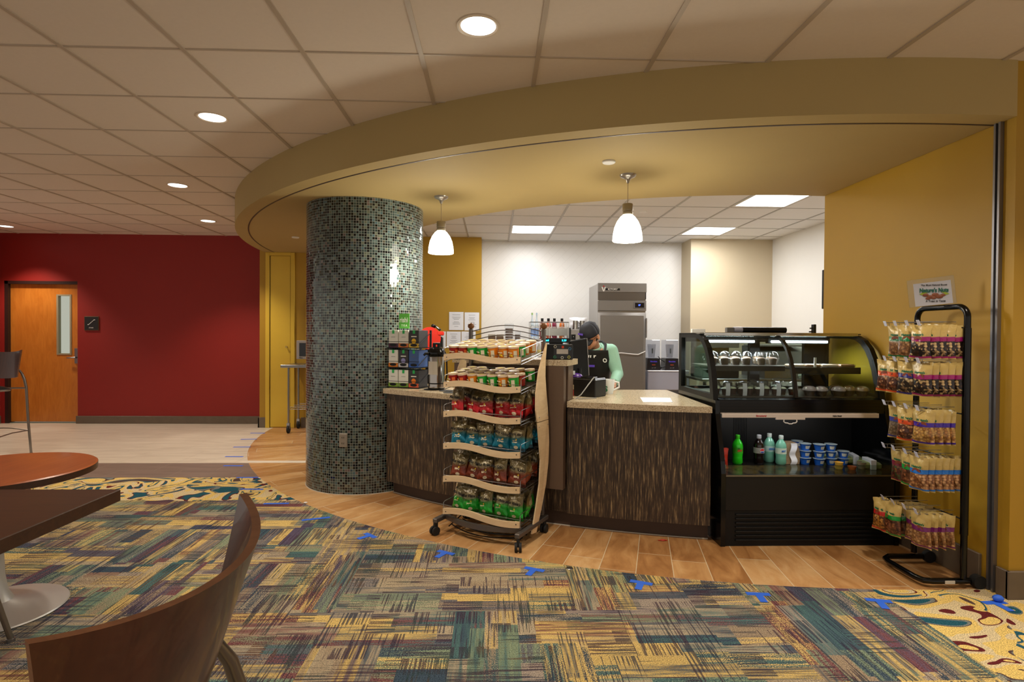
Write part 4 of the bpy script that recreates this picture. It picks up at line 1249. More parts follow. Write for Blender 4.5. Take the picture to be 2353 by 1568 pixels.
for i, (x, y, z, rz, l) in enumerate(((2.60, 4.02, ZS, -.25, 'green salad in a clear box with white label band, nearest the dip cups'),
                                  (2.50, 4.085, ZS, .2, 'green salad in a clear box behind the dip cups and yogurt tubs'), (2.615, 3.865, ZS, -.15, 'green salad in a clear box at the right end of the lower case shelf'))):
    t = thing('salad_box', l, 'salad box', (x, y, z), rz)
    MB().box(-.06, -.055, .002, .06, .055, .045, bev=.01).build('salad', mat('salad_green', (150, 160, 96), .6, var=.5, scale=60), t)
    MB().box(-.065, -.06, 0, .065, .06, .062, bev=.006).build('clear_box', FILM, t)
    MB().box(-.018, -.0625, 0, .018, .0625, .065, bev=.001).build('label_band', PAPER, t)

# ------------------------------------------------------------------ nut bag rack by the right wall
nr = thing('nut_rack', 'tall black tubular rack of hooks hung with nut bags by the gold wall', 'display rack', (0, 0, 0))
XR, YN, YF = 2.60, 3.045, 3.415
p = [(XR, YF, .06), (XR, YF, 1.50)]
for k in range(1, 7):
    a = pi / 2 * k / 6
    p.append((XR, YF - .06 * (1 - cos(a)), 1.50 + .06 * sin(a)))
for k in range(0, 7):
    a = pi / 2 * k / 6
    p.append((XR, YN + .06 * (1 - sin(a)), 1.50 + .06 * cos(a)))
p.append((XR, YN, .06))
MB().taper(p, .0165, 14).build('upright_frame', BLACKG, nr)
MB().cyl((XR, YN, .3), (XR, YN, 1.44), .0195, n=14).build('upright_sleeve', BLACKG, nr)
p = [(XR + .1, YN + .02, .035), (2.44, YN + .02, .035), (2.40, YN + .03, .035), (2.385, YN + .08, .035), (2.385, YF - .08, .035), (2.40, YF - .03, .035), (2.44, YF, .035), (XR + .1, YF, .035)]
MB().taper(p, .0165, 12).build('floor_frame', BLACKG, nr)
MB().cyl((2.69, YN - .012, .036), (2.69, YN + .028, .036), .036, n=24).build('wheel', RUBBER, nr)
MB().cyl((2.69, YN + .35, .036), (2.69, YN + .38, .036), .036, n=24).build('wheel', RUBBER, nr)
MB().box(2.50, YN - .0, .026, 2.555, YN + .004, .043).build('label_sticker', mat('sticker_white', (206, 200, 190), .6), nr)
NLEV = [1.452, 1.242, .975, .715, .395]
HY = [3.375, 3.29, 3.195, 3.105]
br = MB()
for z in NLEV:
    br.cyl((XR - .012, YN, z - .01), (XR - .012, YF, z - .01), .004, n=6)
br.build('back_grid', BLACKG, nr)
TIP = 2.375
TAGP = clear('price_tag_plastic', (225, 228, 238), .35, .2)
for li, z in enumerate(NLEV):
    for hy in HY:
        h = MB().taper([(XR - .015, hy, z), (TIP + .02, hy, z), (TIP, hy, z + .004)], .0026, 6)
        h.taper([(XR - .015, hy, z + .022), (TIP - .005, hy, z + .022)], .0018, 5).cyl((TIP + .02, hy, z), (TIP + .02, hy, z + .022), .0015, n=5)
        q = h.build('hook', CHROME, nr)
        MB().box(-.001, -.018, -.018, .001, .018, .014).build('price_tag', mat('lilac_tag', (196, 196, 214), .35), q, (TIP - .006, hy, z + .018), (0, -.35, -.25))

def nut_mat(name, band, n1, n2, n3, top=(190, 164, 98)):
    t = NT(name)
    v, x, y, z = t.coord('Generated')
    o, ox, oy, oz = t.coord('Object')
    vo = t.n('ShaderNodeTexVoronoi', {'Vector': o, 'Scale': 74.0, 'Randomness': 1.0})
    ce_ = t.n('ShaderNodeSeparateXYZ', {0: vo.outputs['Color']}).outputs[0]
    nuts = t.ramp(ce_, [(0, lin(n1)), (.35, lin(n2)), (.7, lin(n3))], True)
    nuts = t.mix(1.0, nuts, t.ramp(vo.outputs['Distance'], [(.2, (1, 1, 1)), (.75, (.35, .3, .28))]), 'MULTIPLY')
    zz = t.math('ADD', z, t.math('MULTIPLY', t.math('SINE', t.math('MULTIPLY', x, 3.0)), .03))
    f = t.ramp(zz, [(0, lin(top)), (.045, lin(band)), (.095, (0, 0, 0)), (.52, lin(band)), (.645, lin(top))], True)
    isn = t.math('MULTIPLY', t.math('GREATER_THAN', zz, .095), t.math('LESS_THAN', zz, .52))
    c = t.mix(isn, f, nuts)
    t.bs(col=c, rough=.28, spec=.6)
    t.bump(t.noise(o, 40.0, 2.0), .5, .006)
    return t.m
TOPC = (214, 196, 140)
NM = {
    'magenta': nut_mat('nut_bag_magenta', (150, 20, 100), (34, 22, 20), (70, 46, 30), (206, 176, 124)),
    'green': nut_mat('nut_bag_green', (16, 116, 66), (150, 104, 66), (178, 132, 88), (196, 152, 104)),
    'orange': nut_mat('nut_bag_orange', (214, 78, 30), (84, 44, 28), (128, 78, 48), (206, 160, 116)),
    'navy': nut_mat('nut_bag_navy', (42, 40, 120), (40, 28, 24), (120, 96, 66), (206, 186, 140)),
    'seed': nut_mat('nut_bag_seed', (42, 50, 140), (130, 112, 88), (150, 132, 106), (112, 96, 76)),
    'purple': nut_mat('nut_bag_purple', (62, 30, 150), (206, 160, 84), (222, 182, 110), (176, 122, 60)),
    'blue': nut_mat('nut_bag_blue', (30, 110, 200), (150, 96, 58), (196, 142, 92), (216, 168, 120)),
    'maroon': nut_mat('nut_bag_maroon', (120, 20, 50), (100, 50, 40), (60, 90, 50), (150, 100, 60)),
    'red': nut_mat('nut_bag_red', (190, 30, 30), (176, 120, 50), (206, 150, 70), (90, 50, 26)),
    'plum': nut_mat('nut_bag_plum', (110, 26, 100), (176, 130, 84), (206, 168, 118), (150, 100, 60)),
    'emerald': nut_mat('nut_bag_emerald', (20, 140, 50), (120, 70, 44), (160, 104, 66), (80, 44, 30))}
LGR = mat('logo_green', (24, 104, 74), .5)
LBR = mat('logo_brown', (130, 62, 36), .5, var=.4, scale=200)
def nut_proto(c, seed):
    t = thing('nut_bag', 'x', 'nut bag', (0, 0, -5))
    w_, h = .118, .192
    b = pillow(w_, h, .050, seed, 10, 14, .05, .005)
    b.build('pouch', NM[c], t, (0, 0, -h + .012))
    MB().prism([(-.026, -.010), (-.018, .006), (0, .011), (.018, .006), (.026, -.010), (0, -.004)], -.0172, -.0165, 'y', M=Matrix.Translation((0, -.006, 0))).build('logo_emblem', LBR, t, (0, 0, -.064))
    text('lettering', "Nature's", .016, LGR, t, (0, -.0225, -.046), ext=.0005, bold=.0011, shear=.1)
    return t
import itertools
plan = {0: [(1, 'green', 2, .0, 'light nuts'), (2, 'green', 1, -.005, 'light nuts'), (3, 'magenta', 5, 0.0, 'dark trail mix')],
        1: [(0, 'orange', 1, 0, 'mixed nuts'), (1, 'orange', 2, 0, 'mixed nuts'), (2, 'navy', 1, 0.0, 'trail mix'), (3, 'magenta', 5, .01, 'dark trail mix')],
        2: [(1, 'seed', 2, .02, 'small seeds'), (2, 'orange', 2, 0, 'glazed nuts'), (3, 'purple', 4, .025, 'banana chips')],
        3: [(1, 'maroon', 1, .03, 'fruit mix'), (2, 'emerald', 2, .02, 'fruit mix'), (3, 'blue', 7, 0.0, 'cashews')],
        4: [(0, 'red', 2, -.02, 'snack mix'), (1, 'emerald', 5, -.01, 'roasted nuts'), (3, 'plum', 4, .015, 'peanuts'), (2, 'plum', 2, .06, 'peanuts')]}
pc_ = {}
for li, rows_ in plan.items():
    lev = ['top', 'second', 'middle', 'fourth', 'lowest'][li]
    for hi, c, cnt, off, what in rows_:
        key = (c, rnd.randrange(2))
        if key not in pc_:
            pc_[key] = snap(nut_proto(c, 100 + len(pc_)))
        z = NLEV[li]
        hn = ['farthest', 'second farthest', 'second nearest', 'nearest'][hi]
        for k in range(cnt):
            x = TIP + .012 + off + k * (.036 if cnt > 5 else .043)
            tilt = rnd.uniform(-.08, .03) if li < 4 else rnd.uniform(-.2, .0)
            lab = 'nut bag with %s band of %s, %s bag on the %s hook, %s rack row' % (c, what, ORD[k], hn, lev)
            if len(lab.split()) > 16:
                lab = '%s banded nut bag, %s bag on the %s hook, %s rack row' % (c, ORD[k], hn, lev)
            dup(pc_[key], (x, HY[hi], z - .006), (rnd.uniform(-.05, .05), 0, -pi / 2 + .42 + rnd.uniform(-.24, .24)), lab, 'nut bags on the %s row' % lev)
            # swing is a turn about the hook
            COLO = None
for v in pc_.values(): clean(v)
# header card in a plastic sleeve
hd = thing('header_sign', 'white nut brand header card in a clear plastic sleeve on the rack top', 'sign', (2.55, 3.225, 1.575), 0)
hd.rotation_euler = (0, 0, -.62)
hd.scale = (.86, .86, .86)
HM = Matrix.Rotation(-.10, 4, 'Y')
MB().box(-.10, -.002, .0, .105, .002, .155, M=HM).build('card', mat('card_white', (206, 202, 206), .4), hd)
MB().box(-.135, -.005, -.004, .125, .005, .185, M=HM, bev=.002).build('plastic_sleeve', FILM, hd)
lt = mat('card_teal', (20, 92, 76), .5)
o = text('lettering', 'Nature\'s Nuts', .038, lt, hd, (.0, -.007, .098), (pi / 2, -.0, 0), ext=.0008, bold=.0018, sx=.72)
o = text('lettering', 'The Most Natural Boost', .015, BLACKINK, hd, (.0, -.007, .134), (pi / 2, 0, 0), ext=.0005, bold=.0004, sx=.95)
o = text('lettering', 'A Treat in Taste', .016, BLACKINK, hd, (.010, -.007, .026), (pi / 2, 0, 0), ext=.0005, bold=.0005)
nb = MB()
for dx, dz, r in ((-.045, .068, .014), (-.02, .055, .015), (.008, .068, .016), (.03, .056, .017), (.0, .048, .012), (-.03, .045, .012), (.05, .066, .011)):
    nb.sphere((dx, -.006, dz), r, 10, sc=(1.25, .2, .8))
nb.build('nut_picture', mat('picture_brown', (128, 72, 44), .5, var=.5, scale=90), hd)
for dx, dz, s_ in ((-.062, .075, 1), (.066, .074, -1), (-.05, .084, 1), (.055, .086, -1)):
    MB().prism([(dx - .018 * s_, dz), (dx, dz + .008), (dx + .018 * s_, dz), (dx, dz - .008)], -.0065, -.0055, 'y').build('leaf_picture', mat('picture_lime', (150, 168, 40), .5), hd)

# ------------------------------------------------------------------ kitchen fittings
fg = thing('steel_refrigerator', 'tall stainless steel upright refrigerator behind the cashier', 'refrigerator', (0, 0, 0))
x0, x1, y0 = 1.432, 2.108, 7.80
f2 = mat('refrigerator_steel', (138, 134, 130), .36, .65, var=.05, scale=3)
MB().box(x0 + .004, y0 + .03, .12, x1 - .004, 8.55, 2.095, bev=.004).build('cabinet_body', mat('pale_steel_side', (164, 160, 156), .35, .85), fg)
MB().box(x0, y0 - .03, .14, x1 - .012, y0 + .03, 1.695, bev=.008, seg=2).build('door', f2, fg)
q = MB().box(x0 + .03, y0 - .038, .17, x1 - .045, y0 - .030, 1.655, bev=.003).build('door_panel', f2, fg)
MB().box(x0, y0, 1.975, x1, y0 + .04, 2.10, bev=.004).build('top_panel', f2, fg)
MB().box(x0 + .004, y0 + .012, 1.865, x1 - .016, y0 + .04, 1.972).build('louver_panel', mat('darker_steel', (112, 106, 100), .35, 1.0), fg)
MB().box(x0, y0 - .004, 1.72, x1 - .004, y0 + .04, 1.862, bev=.004).build('control_panel', f2, fg)
q = MB().box(1.925, y0 - .012, 1.752, 2.09, y0 - .004, 1.842, bev=.003).build('control_box', mat('grey_bezel', (110, 106, 104), .4), fg)
MB().box(1.945, y0 - .0145, 1.765, 2.07, y0 - .012, 1.83).build('display_screen', mat('screen_black', (10, 10, 24), .2), q)
text('display_digits', '37', .028, emis('screen_blue', (60, 90, 255), 5.0), q, (2.005, y0 - .0155, 1.797), bold=.001)
MB().box(2.092, y0 + .01, 1.88, 2.104, y0 + .02, 1.98).build('side_gap', BLACKM, fg)
lgp = MB().box(1.535, y0 - .006, 2.0, 1.735, y0 - .001, 2.028).build('name_plate', BLACK, fg)
text('lettering', 'ICTORY', .030, mat('plate_white', (226, 222, 216), .4), lgp, (1.635, y0 - .0075, 2.014), sx=1.25, ext=.001, bold=.001)
MB().prism([(1.478, 2.045), (1.496, 2.045), (1.510, 2.000), (1.524, 2.045), (1.542, 2.045), (1.518, 1.985), (1.502, 1.985)], y0 - .008, y0 - .002, 'y').build('logo_letter', mat('plate_white', (226, 222, 216), .4), fg)
MB().prism([(1.497, 2.048), (1.523, 2.048), (1.51, 2.070)], y0 - .008, y0 - .002, 'y').build('logo_mark', mat('logo_red', (190, 30, 30), .4), fg)
MB().box(x1 - .020, y0 - .055, 1.35, x1 - .004, y0 - .03, 1.62, bev=.004).build('door_handle', CHROME, fg)
for x in (x0 + .06, x1 - .06):
    for y in (y0 + .1, 8.48):
        MB().cyl((x, y, 0), (x, y, .125), .024, n=12).build('foot', DARKST, fg)
tag(MB().taper([(1.50, 7.74, 1.02), (1.56, 7.735, 1.12), (1.60, 7.735, 1.135), (1.75, 7.735, 1.14), (1.9, 7.735, 1.125), (1.98, 7.735, 1.12), (2.05, 7.735, 1.15), (2.08, 7.735, 1.165)], .006, 8).build('white_cable', WHITE), 'thin white cord running across the front of the refrigerator', 'cord')
# back counter left: bottle rack stands on it
bc = thing('back_counter', 'grey back counter along the white kitchen wall behind the till', 'counter', (0, 0, 0))
MB().box(-.10, 7.55, .84, 1.20, 8.35, .88, bev=.004).build('worktop', STEEL, bc)
MB().box(-.05, 7.60, .0, 1.15, 8.3, .84).build('cabinet_body', mat('dark_brown_laminate', (58, 42, 34), .5), bc)
sr = thing('syrup_rack', 'white tiered wire rack holding juice bottles and syrup pumps', 'bottle rack', (.50, 7.9, .88))
wr = mat('white_wire_rack', (196, 194, 192), .35, .3)
b = MB().box(0, 0, .43, .53, .01, .675 - .43 + .43 + .0, bev=0)
b = MB()
for z in (.44, .675):
    b.box(0, -.10, z - .004, .53, -.09, z + .004).box(0, .13, z - .004, .53, .14, z + .004)
b.box(0, -.10, .60, .53, -.094, .612).box(0, -.10, .668, .53, -.094, .682)
for x in (0, .262, .524):
    b.box(x, -.10, 0, x + .008, -.09, .68).box(x, .13, 0, x + .008, .14, .68)
for x in (.075, .14, .22, .30, .36, .44):
    b.box(x, -.10, .60, x + .006, -.094, .68)
b.build('wire_frame', wr, sr)
MB().box(0, -.09, .428, .53, .13, .438).build('upper_tray', wr, sr)
MB().box(0.15, -.088, .49, .53, -.080, .595).build('back_panel', STEEL, sr)
MB().box(0, -.09, .195, .53, .13, .205).build('lower_tray', wr, sr)
def juice(c, capc, h, w_, tall=False):
    t = thing('juice_bottle', 'x', 'bottle', (0, 0, -5))
    if tall:
        MB().lathe([(.0001, 0), (w_, 0), (w_, h * .48), (w_ * .75, h * .62), (w_ * .34, h * .78), (w_ * .32, h * .94)], 18).build('bottle_body', c, t)
        MB().lathe([(w_ * .36, h * .92), (w_ * .36, h), (.0001, h)], 14).build('cap', capc, t)
        MB().lathe([(w_ + .001, h * .10), (w_ + .001, h * .40)], 18).build('label', mat('blue_band_label', (140, 170, 220), .4, var=.2, scale=60), t)
    else:
        MB().lathe([(.0001, 0), (w_, 0), (w_, h * .62), (w_ * .9, h * .74), (w_ * .45, h * .84), (w_ * .40, h * .88)], 18).build('bottle_body', c, t)
        MB().lathe([(w_ * .52, h * .86), (w_ * .52, h), (.0001, h)], 14).build('cap', capc, t)
        MB().sphere((0, -w_ * .93, h * .42), w_ * .62, 10, sc=(1, .25, .55)).build('label', mat('cream_label', (232, 214, 190), .5), t)
    return snap(t)
JC = [('pale clear bottle with blue label and green cap', mat('clear_water', (206, 222, 232), .15), mat('lime_cap', (150, 200, 110), .4), .29, .030, True, .035),
      ('pale clear bottle with blue label and pale blue cap', mat('clear_water', (206, 222, 232), .15), mat('sky_cap', (190, 214, 240), .4), .29, .030, True, .098),
      ('dark red juice bottle with black cap, first of the black-capped row', mat('juice_red', (130, 34, 34), .3), BLACK, .215, .037, False, .175),
      ('orange-red juice bottle with black cap, second of the black-capped row', mat('juice_orange', (206, 104, 70), .3, var=.3, scale=50), BLACK, .215, .037, False, .262),
      ('magenta juice bottle with black cap, third of the black-capped row', mat('juice_magenta', (130, 28, 62), .3), BLACK, .215, .037, False, .345),
      ('yellow and red juice bottle with black cap, right end of the row', mat('juice_yellow', (200, 110, 50), .3, var=.5, scale=40), BLACK, .215, .037, False, .450)]
for lab, c, cp, h, w_, tall, x in JC:
    sn = juice(c, cp, h + .07, w_, tall)
    dup(sn, (.50 + x, 7.90, .88 + .445), (0, 0, rnd.uniform(-.3, .3)), lab, 'bottles on the top tier of the rack')
    clean(sn)
def pump_proto():
    t = thing('syrup_bottle', 'x', 'syrup bottle', (0, 0, -5))
    MB().lathe([(.0001, 0), (.030, 0), (.030, .12), (.012, .16), (.012, .17)], 16).build('bottle_body', mat('syrup_clear', (190, 186, 176), .2), t)
    MB().lathe([(.018, .165), (.018, .185), (.010, .20), (.006, .215), (.005, .26), (.0001, .26)], 14).box(-.006, -.045, .255, .006, .008, .27, bev=.002).build('pump', WHITE, t)
    MB().lathe([(.031, .03), (.031, .09)], 16).build('label', mat('syrup_label', (206, 198, 120), .5, var=.3, scale=40), t)
    return snap(t)
pp = pump_proto()
for i, x in enumerate((.055, .13, .215, .30, .385, .465)):
    dup(pp, (.50 + x, 7.84, .88 + .205), (0, 0, rnd.uniform(-.3, .3)), 'syrup bottle with white pump, %s from the left on the lower rack tier' % ORD[i], 'syrup bottles on the lower tier of the rack')
clean(pp)
t = thing('shaker_bottle', 'brown shaker bottle with blue cap among the white pumps', 'bottle', (.97, 7.80, 1.086))
MB().lathe([(.0001, 0), (.03, 0), (.032, .11), (.024, .14)], 16).build('bottle_body', mat('brown_powder', (150, 112, 92), .5), t)
MB().lathe([(.026, .135), (.026, .17), (.0001, .17)], 16).build('cap', mat('navy_cap', (44, 50, 140), .4), t)
# coffee grinder / blender base behind the cashier's cap
t = thing('ice_bin', 'grey appliance with a bag of white cups and steel pitchers beside the bottle rack', 'appliance', (1.06, 7.9, .88))
MB().box(0, -.1, 0, .26, .2, .58, bev=.008).build('body', mat('grey_appliance', (150, 146, 142), .4, .4), t)
MB().box(-.012, -.1, 0, .0, .2, .60).build('edge', BLACKM, t)
for i, x in enumerate((.075, .17)):
    q = thing('steel_pitcher', 'small steel pitcher on the grey appliance, %s one' % ['left', 'right'][i], 'pitcher', (1.06 + x, 7.87, 1.46), 0, 'steel pitchers on the grey appliance')
    MB().lathe([(.0001, 0), (.04, 0), (.036, .08), (.034, .12)], 20).build('body', STEEL, q)
    MB().taper([(.036, 0, .10), (.06, 0, .09), (.06, 0, .04), (.038, 0, .03)], .005, 8).build('handle', STEEL, q)
b = pillow(.26, .17, .10, 5, 12, 12, .03, .012)
tag(b.build('plastic_bag', mat('milky_bag', (226, 226, 228), .3), loc=(1.19, 8.0, 1.46)), 'milky white plastic bag behind the steel pitchers left of the refrigerator', 'bag')
t = thing('wall_phone', 'small black phone standing behind the till monitor', 'phone', (.653, 4.64, 1.345))
MB().box(-.018, -.006, 0, .018, .006, .045, bev=.002).build('body', BLACK, t)
MB().sphere((0, -.007, .026), .003, 8).build('lens', WHITE, t)
# mid-distance clutter on a low shelf behind the rack
cl = thing('cup_dispenser', 'tall clear dispenser of stacked brown lids behind the rack wires', 'dispenser', (.178, 6.5, 1.24))
lidb = mat('brown_lid_stack', (92, 72, 60), .5, var=.3, scale=60)
MB().box(-.052, -.05, 0, .052, .05, .265, bev=.003).build('clear_case', FILM, cl)
for i in range(7): MB().lathe([(.0001, .0), (.043, .0), (.043, .022), (.03, .024), (.0001, .024)], 18).build('lid_stack', lidb, cl, (0, 0, .01 + i * .030))
cl = thing('cup_dispenser', 'short clear dispenser of stacked brown lids right of the tall one', 'dispenser', (.275, 6.5, 1.24))
MB().box(-.035, -.04, 0, .035, .04, .18, bev=.003).build('clear_case', FILM, cl)
for i in range(5): MB().lathe([(.0001, .0), (.030, .0), (.030, .022), (.02, .024), (.0001, .024)], 18).build('lid_stack', lidb, cl, (0, 0, .008 + i * .028))
for i, x in enumerate((-.018, .073)):
    t = thing('napkin_holder', 'brown napkin holder with clear top, %s of the two behind the rack' % ['left', 'right'][i], 'napkin holder', (x, 6.5, 1.24), 0, 'brown napkin holders behind the rack')
    MB().box(-.042, -.04, 0, .042, .04, .12, bev=.006).build('box_body', mat('brown_holder', (84, 60, 40), .4), t)
    MB().box(-.042, -.04, .12, .042, .04, .145, bev=.004).build('clear_top', mat('grey_top', (150, 140, 126), .4), t)
MB_ = MB().box(-.30, 6.30, 1.20, .45, 6.75, 1.24, bev=.003)
q = thing('condiment_stand', 'tall dark stand behind the raised ledge carrying lids and napkins', 'stand', (0, 0, 0))
MB_.build('shelf', mat('dark_brown_laminate', (58, 42, 34), .5), q)
MB().box(-.26, 6.34, 0, .41, 6.70, 1.20).build('cabinet_body', mat('dark_brown_laminate', (58, 42, 34), .5), q)
# papers on the gold wall
PP = [(-.67, -.453, 1.716, 1.443, 'upper left white printed notice on the gold kitchen wall'), (-.438, -.217, 1.711, 1.438, 'upper right white printed notice on the gold kitchen wall'),
      (-.929, -.719, 1.42, 1.172, 'lower row white notice beside the red disc on the gold wall'), (-.705, -.493, 1.421, 1.174, 'middle white notice in the lower row on the gold wall'), (-.483, -.27, 1.423, 1.175, 'right white notice in the lower row on the gold wall')]
for xa, xb, za, zb, lab in PP:
    t = thing('wall_notice', lab, 'notice', ((xa + xb) / 2, 8.615, (za + zb) / 2), 0, 'printed notices on the gold wall')
    w2, h2 = (xb - xa) / 2, (za - zb) / 2
    MB().box(-w2, -.002, -h2, w2, .001, h2).build('sheet', PAPER, t)
    b = MB()
    for k in range(11):
        ww = rnd.uniform(.25, .62) * w2
        if k in (1, 5, 9): continue
        b.box(-ww, -.0034, h2 * (.68 - .13 * k), ww, -.0026, h2 * (.68 - .13 * k) + .004)
    b.build('printed_lines', INK, t)
# blenders on the blue-grey chest
ch = thing('ice_chest', 'pale blue-grey steel chest under the two blenders', 'cabinet', (2.20, 8.05, 0))
MB().box(0, 0, .60, .60, .62, .865, bev=.01).build('chest_body', mat('pale_blue_steel', (170, 174, 192), .35, .3), ch)
MB().box(0, -.01, .865, .60, .62, .884, bev=.004).build('chest_lid', mat('pale_lid', (206, 208, 216), .35), ch)
MB().box(0.01, .01, .0, .59, .60, .60).build('base', mat('dark_chest_base', (60, 62, 66), .4), ch)
for i, x in enumerate((2.295, 2.56)):
    t = thing('blender', 'black blender with clear square sound box, %s' % ['partly behind the refrigerator edge' if i == 0 else 'right one touching the display case frame'][0], 'blender', (x, 8.2, .884), 0, 'blenders with clear sound boxes')
    MB().prism([(-.10, 0), (.10, 0), (.09, .17), (-.09, .17)], -.12, .12, 'y').build('motor_base', mat('blender_black', (22, 20, 26), .35), t)
    MB().box(-.092, -.11, .175, .092, .11, .435, bev=.006).build('sound_enclosure', clear('enclosure_plastic', (232, 234, 240), .10, .05), t)
    MB().lathe([(.0001, .18), (.045, .18), (.060, .36), (.058, .37)], 4 if i else 20).build('jar', clear('jar_plastic', (220, 222, 226), .15, .1), t)
    MB().box(-.012, -.06, .24, .006, -.05, .31).build('jar_gauge', mat('grey_gauge', (80, 84, 80), .5), t)
    text('lettering', 'Blendtec', .028, mat('violet_print', (90, 70, 220), .5), t, (.0, -.1225, .125), ext=.0006, bold=.0006)
    text('control_marks', 'ooo', .03, mat('orange_print', (214, 84, 40), .5), t, (0, -.1225, .08), ext=.0006)
    text('control_marks', 'on / off', .02, mat('grey_print', (150, 150, 160), .5), t, (0, -.1225, .035), ext=.0006)
tag(MB().taper([(2.37, 8.12, 1.08), (2.40, 8.1, 1.04), (2.46, 8.1, 1.0)], .006, 6).taper([(2.385, 8.1, .89), (2.41, 8.09, .93), (2.47, 8.09, .94)], .01, 6).build('power_cable', BLACK), 'black power cord looping between the two blenders', 'cord')
# steel machine and coffee brewer seen through the display case
tb = thing('prep_table', 'stainless prep table behind the display case', 'table', (2.30, 6.2, 0))
MB().box(0, 0, .88, 1.75, .75, .91, bev=.004).build('worktop', STEEL, tb)
MB().box(0, .0, .20, 1.75, .72, .23, bev=.004).build('undershelf', STEEL, tb)
for x in (.05, 1.70):
    for y in (.05, .70):
        MB().cyl((x, y, 0), (x, y, .88), .02, n=12).build('leg', STEEL, tb)
cm = thing('coffee_brewer', 'black and steel coffee brewer seen through the left of the display case', 'coffee brewer', (2.36, 6.35, .91))
MB().box(0, 0, 0, .42, .40, .10, bev=.008).build('base', BLACK, cm)
MB().box(.0, .28, .10, .42, .40, .40, bev=.008).build('tower', STEEL, cm)
MB().box(.0, .0, .34, .42, .40, .46, bev=.008).build('head', mat('grey_appliance', (150, 146, 142), .4, .4), cm)
for i, x in enumerate((.10, .31)):
    t = thing('coffee_carafe', 'glass coffee carafe on the brewer, %s one' % ['left', 'right'][i], 'carafe', (2.36 + x, 6.35 + .15, 1.012), 0, 'glass carafes on the brewer')
    MB().lathe([(.0001, 0), (.07, 0), (.085, .04), (.07, .10), (.045, .14), (.05, .16)], 24).build('glass_bowl', clear('carafe_glass', (210, 214, 214), .1), t)
    MB().taper([(.05, 0, .15), (.11, 0, .14), (.12, 0, .06), (.08, 0, .04)], .008, 8).build('handle', BLACK, t)
    MB().lathe([(.052, .155), (.054, .165), (.04, .17), (.0001, .17)], 20).build('lid', BLACK, t)
t = thing('steel_hopper', 'grey steel sandwich unit with sloped lid seen through the case', 'food prep unit', (3.05, 6.3, .91))
MB().prism([(0, 0), (.6, 0), (.6, .36), (.14, .30), (0, .14)], 0, .62, 'x').build('body', STEEL, t)
MB().box(.02, .20, .355, .58, .60, .375, bev=.003).build('lid', mat('grey_appliance', (150, 146, 142), .4, .4), t)
for i, x in enumerate((3.50, 3.72)):
    b = MB().lathe([(.0001, 0), (.075, 0), (.095, .03), (.08, .06), (.04, .075), (.0001, .07)], 16)
    rr = random.Random(i)
    b.v = [(vx + rr.uniform(-.006, .006), vy + rr.uniform(-.006, .006), vz + (rr.uniform(-.005, .005) if vz > .01 else 0)) for vx, vy, vz in b.v]
    tag(b.build('folded_towel', mat('striped_towel', (176, 182, 168), .9, var=.3, scale=60), loc=(x, 6.35, .91)), 'bundled pale towel seen through the display case, %s one' % ['left', 'right'][i], 'towel', 'bundled towels on the prep table')
t = thing('wall_bracket', 'black wall-mounted bracket at the edge of the gold wall end', 'bracket', (2.745, 4.80, 1.40))
MB().box(-.012, -.02, -.02, .012, .02, .09, bev=.003).box(-.03, -.012, .05, 0, .012, .062).box(-.036, -.012, .02, 0, .012, .032).build('bracket_body', BLACK, t)
tag(MB().box(2.775, 4.70, 1.62, 2.80, 4.74, 1.95, bev=.003).build('wall_mounted_strip', BLACKM), 'narrow black strip mounted behind the end of the gold wall', 'wall strip')
tag(MB().box(2.88, 5.0, .0, 2.0 + .9, 5.02, .01).build('floor_plate', STEEL), 'small steel plate on the kitchen floor', 'plate')
bpy.data.objects.remove(bpy.data.objects['floor_plate'])

# ------------------------------------------------------------------ till area
t = thing('card_terminal', 'black payment box with coloured round stickers on the raised ledge', 'payment terminal', (.465, 4.10, 1.2095), -.05)
MB().box(-.105, -.05, 0, .105, .05, .108, bev=.004).build('housing', BLACK, t)
MB().box(-.035, -.054, .004, .104, -.049, .104, bev=.002).build('face_plate', mat('face_black', (20, 20, 20), .25), t)
MB().box(-.012, -.057, .04, .070, -.053, .075, bev=.001).build('window_label', mat('silver_paper', (184, 180, 176), .4), t)
for i, (x, z, c) in enumerate(((-.022, .092, (200, 196, 180)), (.032, .090, (214, 70, 36)), (.082, .078, (60, 130, 180)), (-.024, .018, (30, 150, 100)), (.028, .014, (210, 208, 200)), (.076, .018, (206, 204, 90)))):
    q = MB().lathe([(.007, 0), (.0105, 0)], 16, M=Matrix.Translation((x, -.0545, z)) @ R90)
    if i == 1: q = MB().box(x - .008, -.0555, z - .009, x + .008, -.054, z + .008)
    q.build('sticker', mat('sticker_%d_%d_%d' % c, c, .5), t)
t = thing('customer_display', 'narrow black customer display with cyan digits behind the payment box', 'display', (.462, 4.19, 1.2095), -.05)
MB().box(-.11, -.012, .118, .10, .012, .152, bev=.002).build('screen_body', BLACKG, t)
MB().box(-.05, -.008, 0, .05, .008, .118).build('stand', BLACK, t)
CY = emis('cyan_digits', (40, 220, 240), 3.0)
text('display_text', 'Paid', .020, CY, t, (-.07, -.0135, .135), ext=.0005, bold=.0003)
text('display_text', '5.29', .020, CY, t, (.058, -.0135, .135), ext=.0005, bold=.0003)
t = thing('till_monitor', 'black till monitor seen from behind beside the payment box', 'monitor', (.695, 4.58, .917))
Mm = Matrix.Rotation(.75, 4, 'Z')
MB().box(-.06, -.014, .12, .16, .014, .428, bev=.006, M=Matrix.Translation((-.02, 0, 0)) @ Mm @ Matrix.Rotation(-.10, 4, 'Y')).build('screen_shell', mat('matte_black_shell', (8, 8, 8), .6, spec=.2), t)
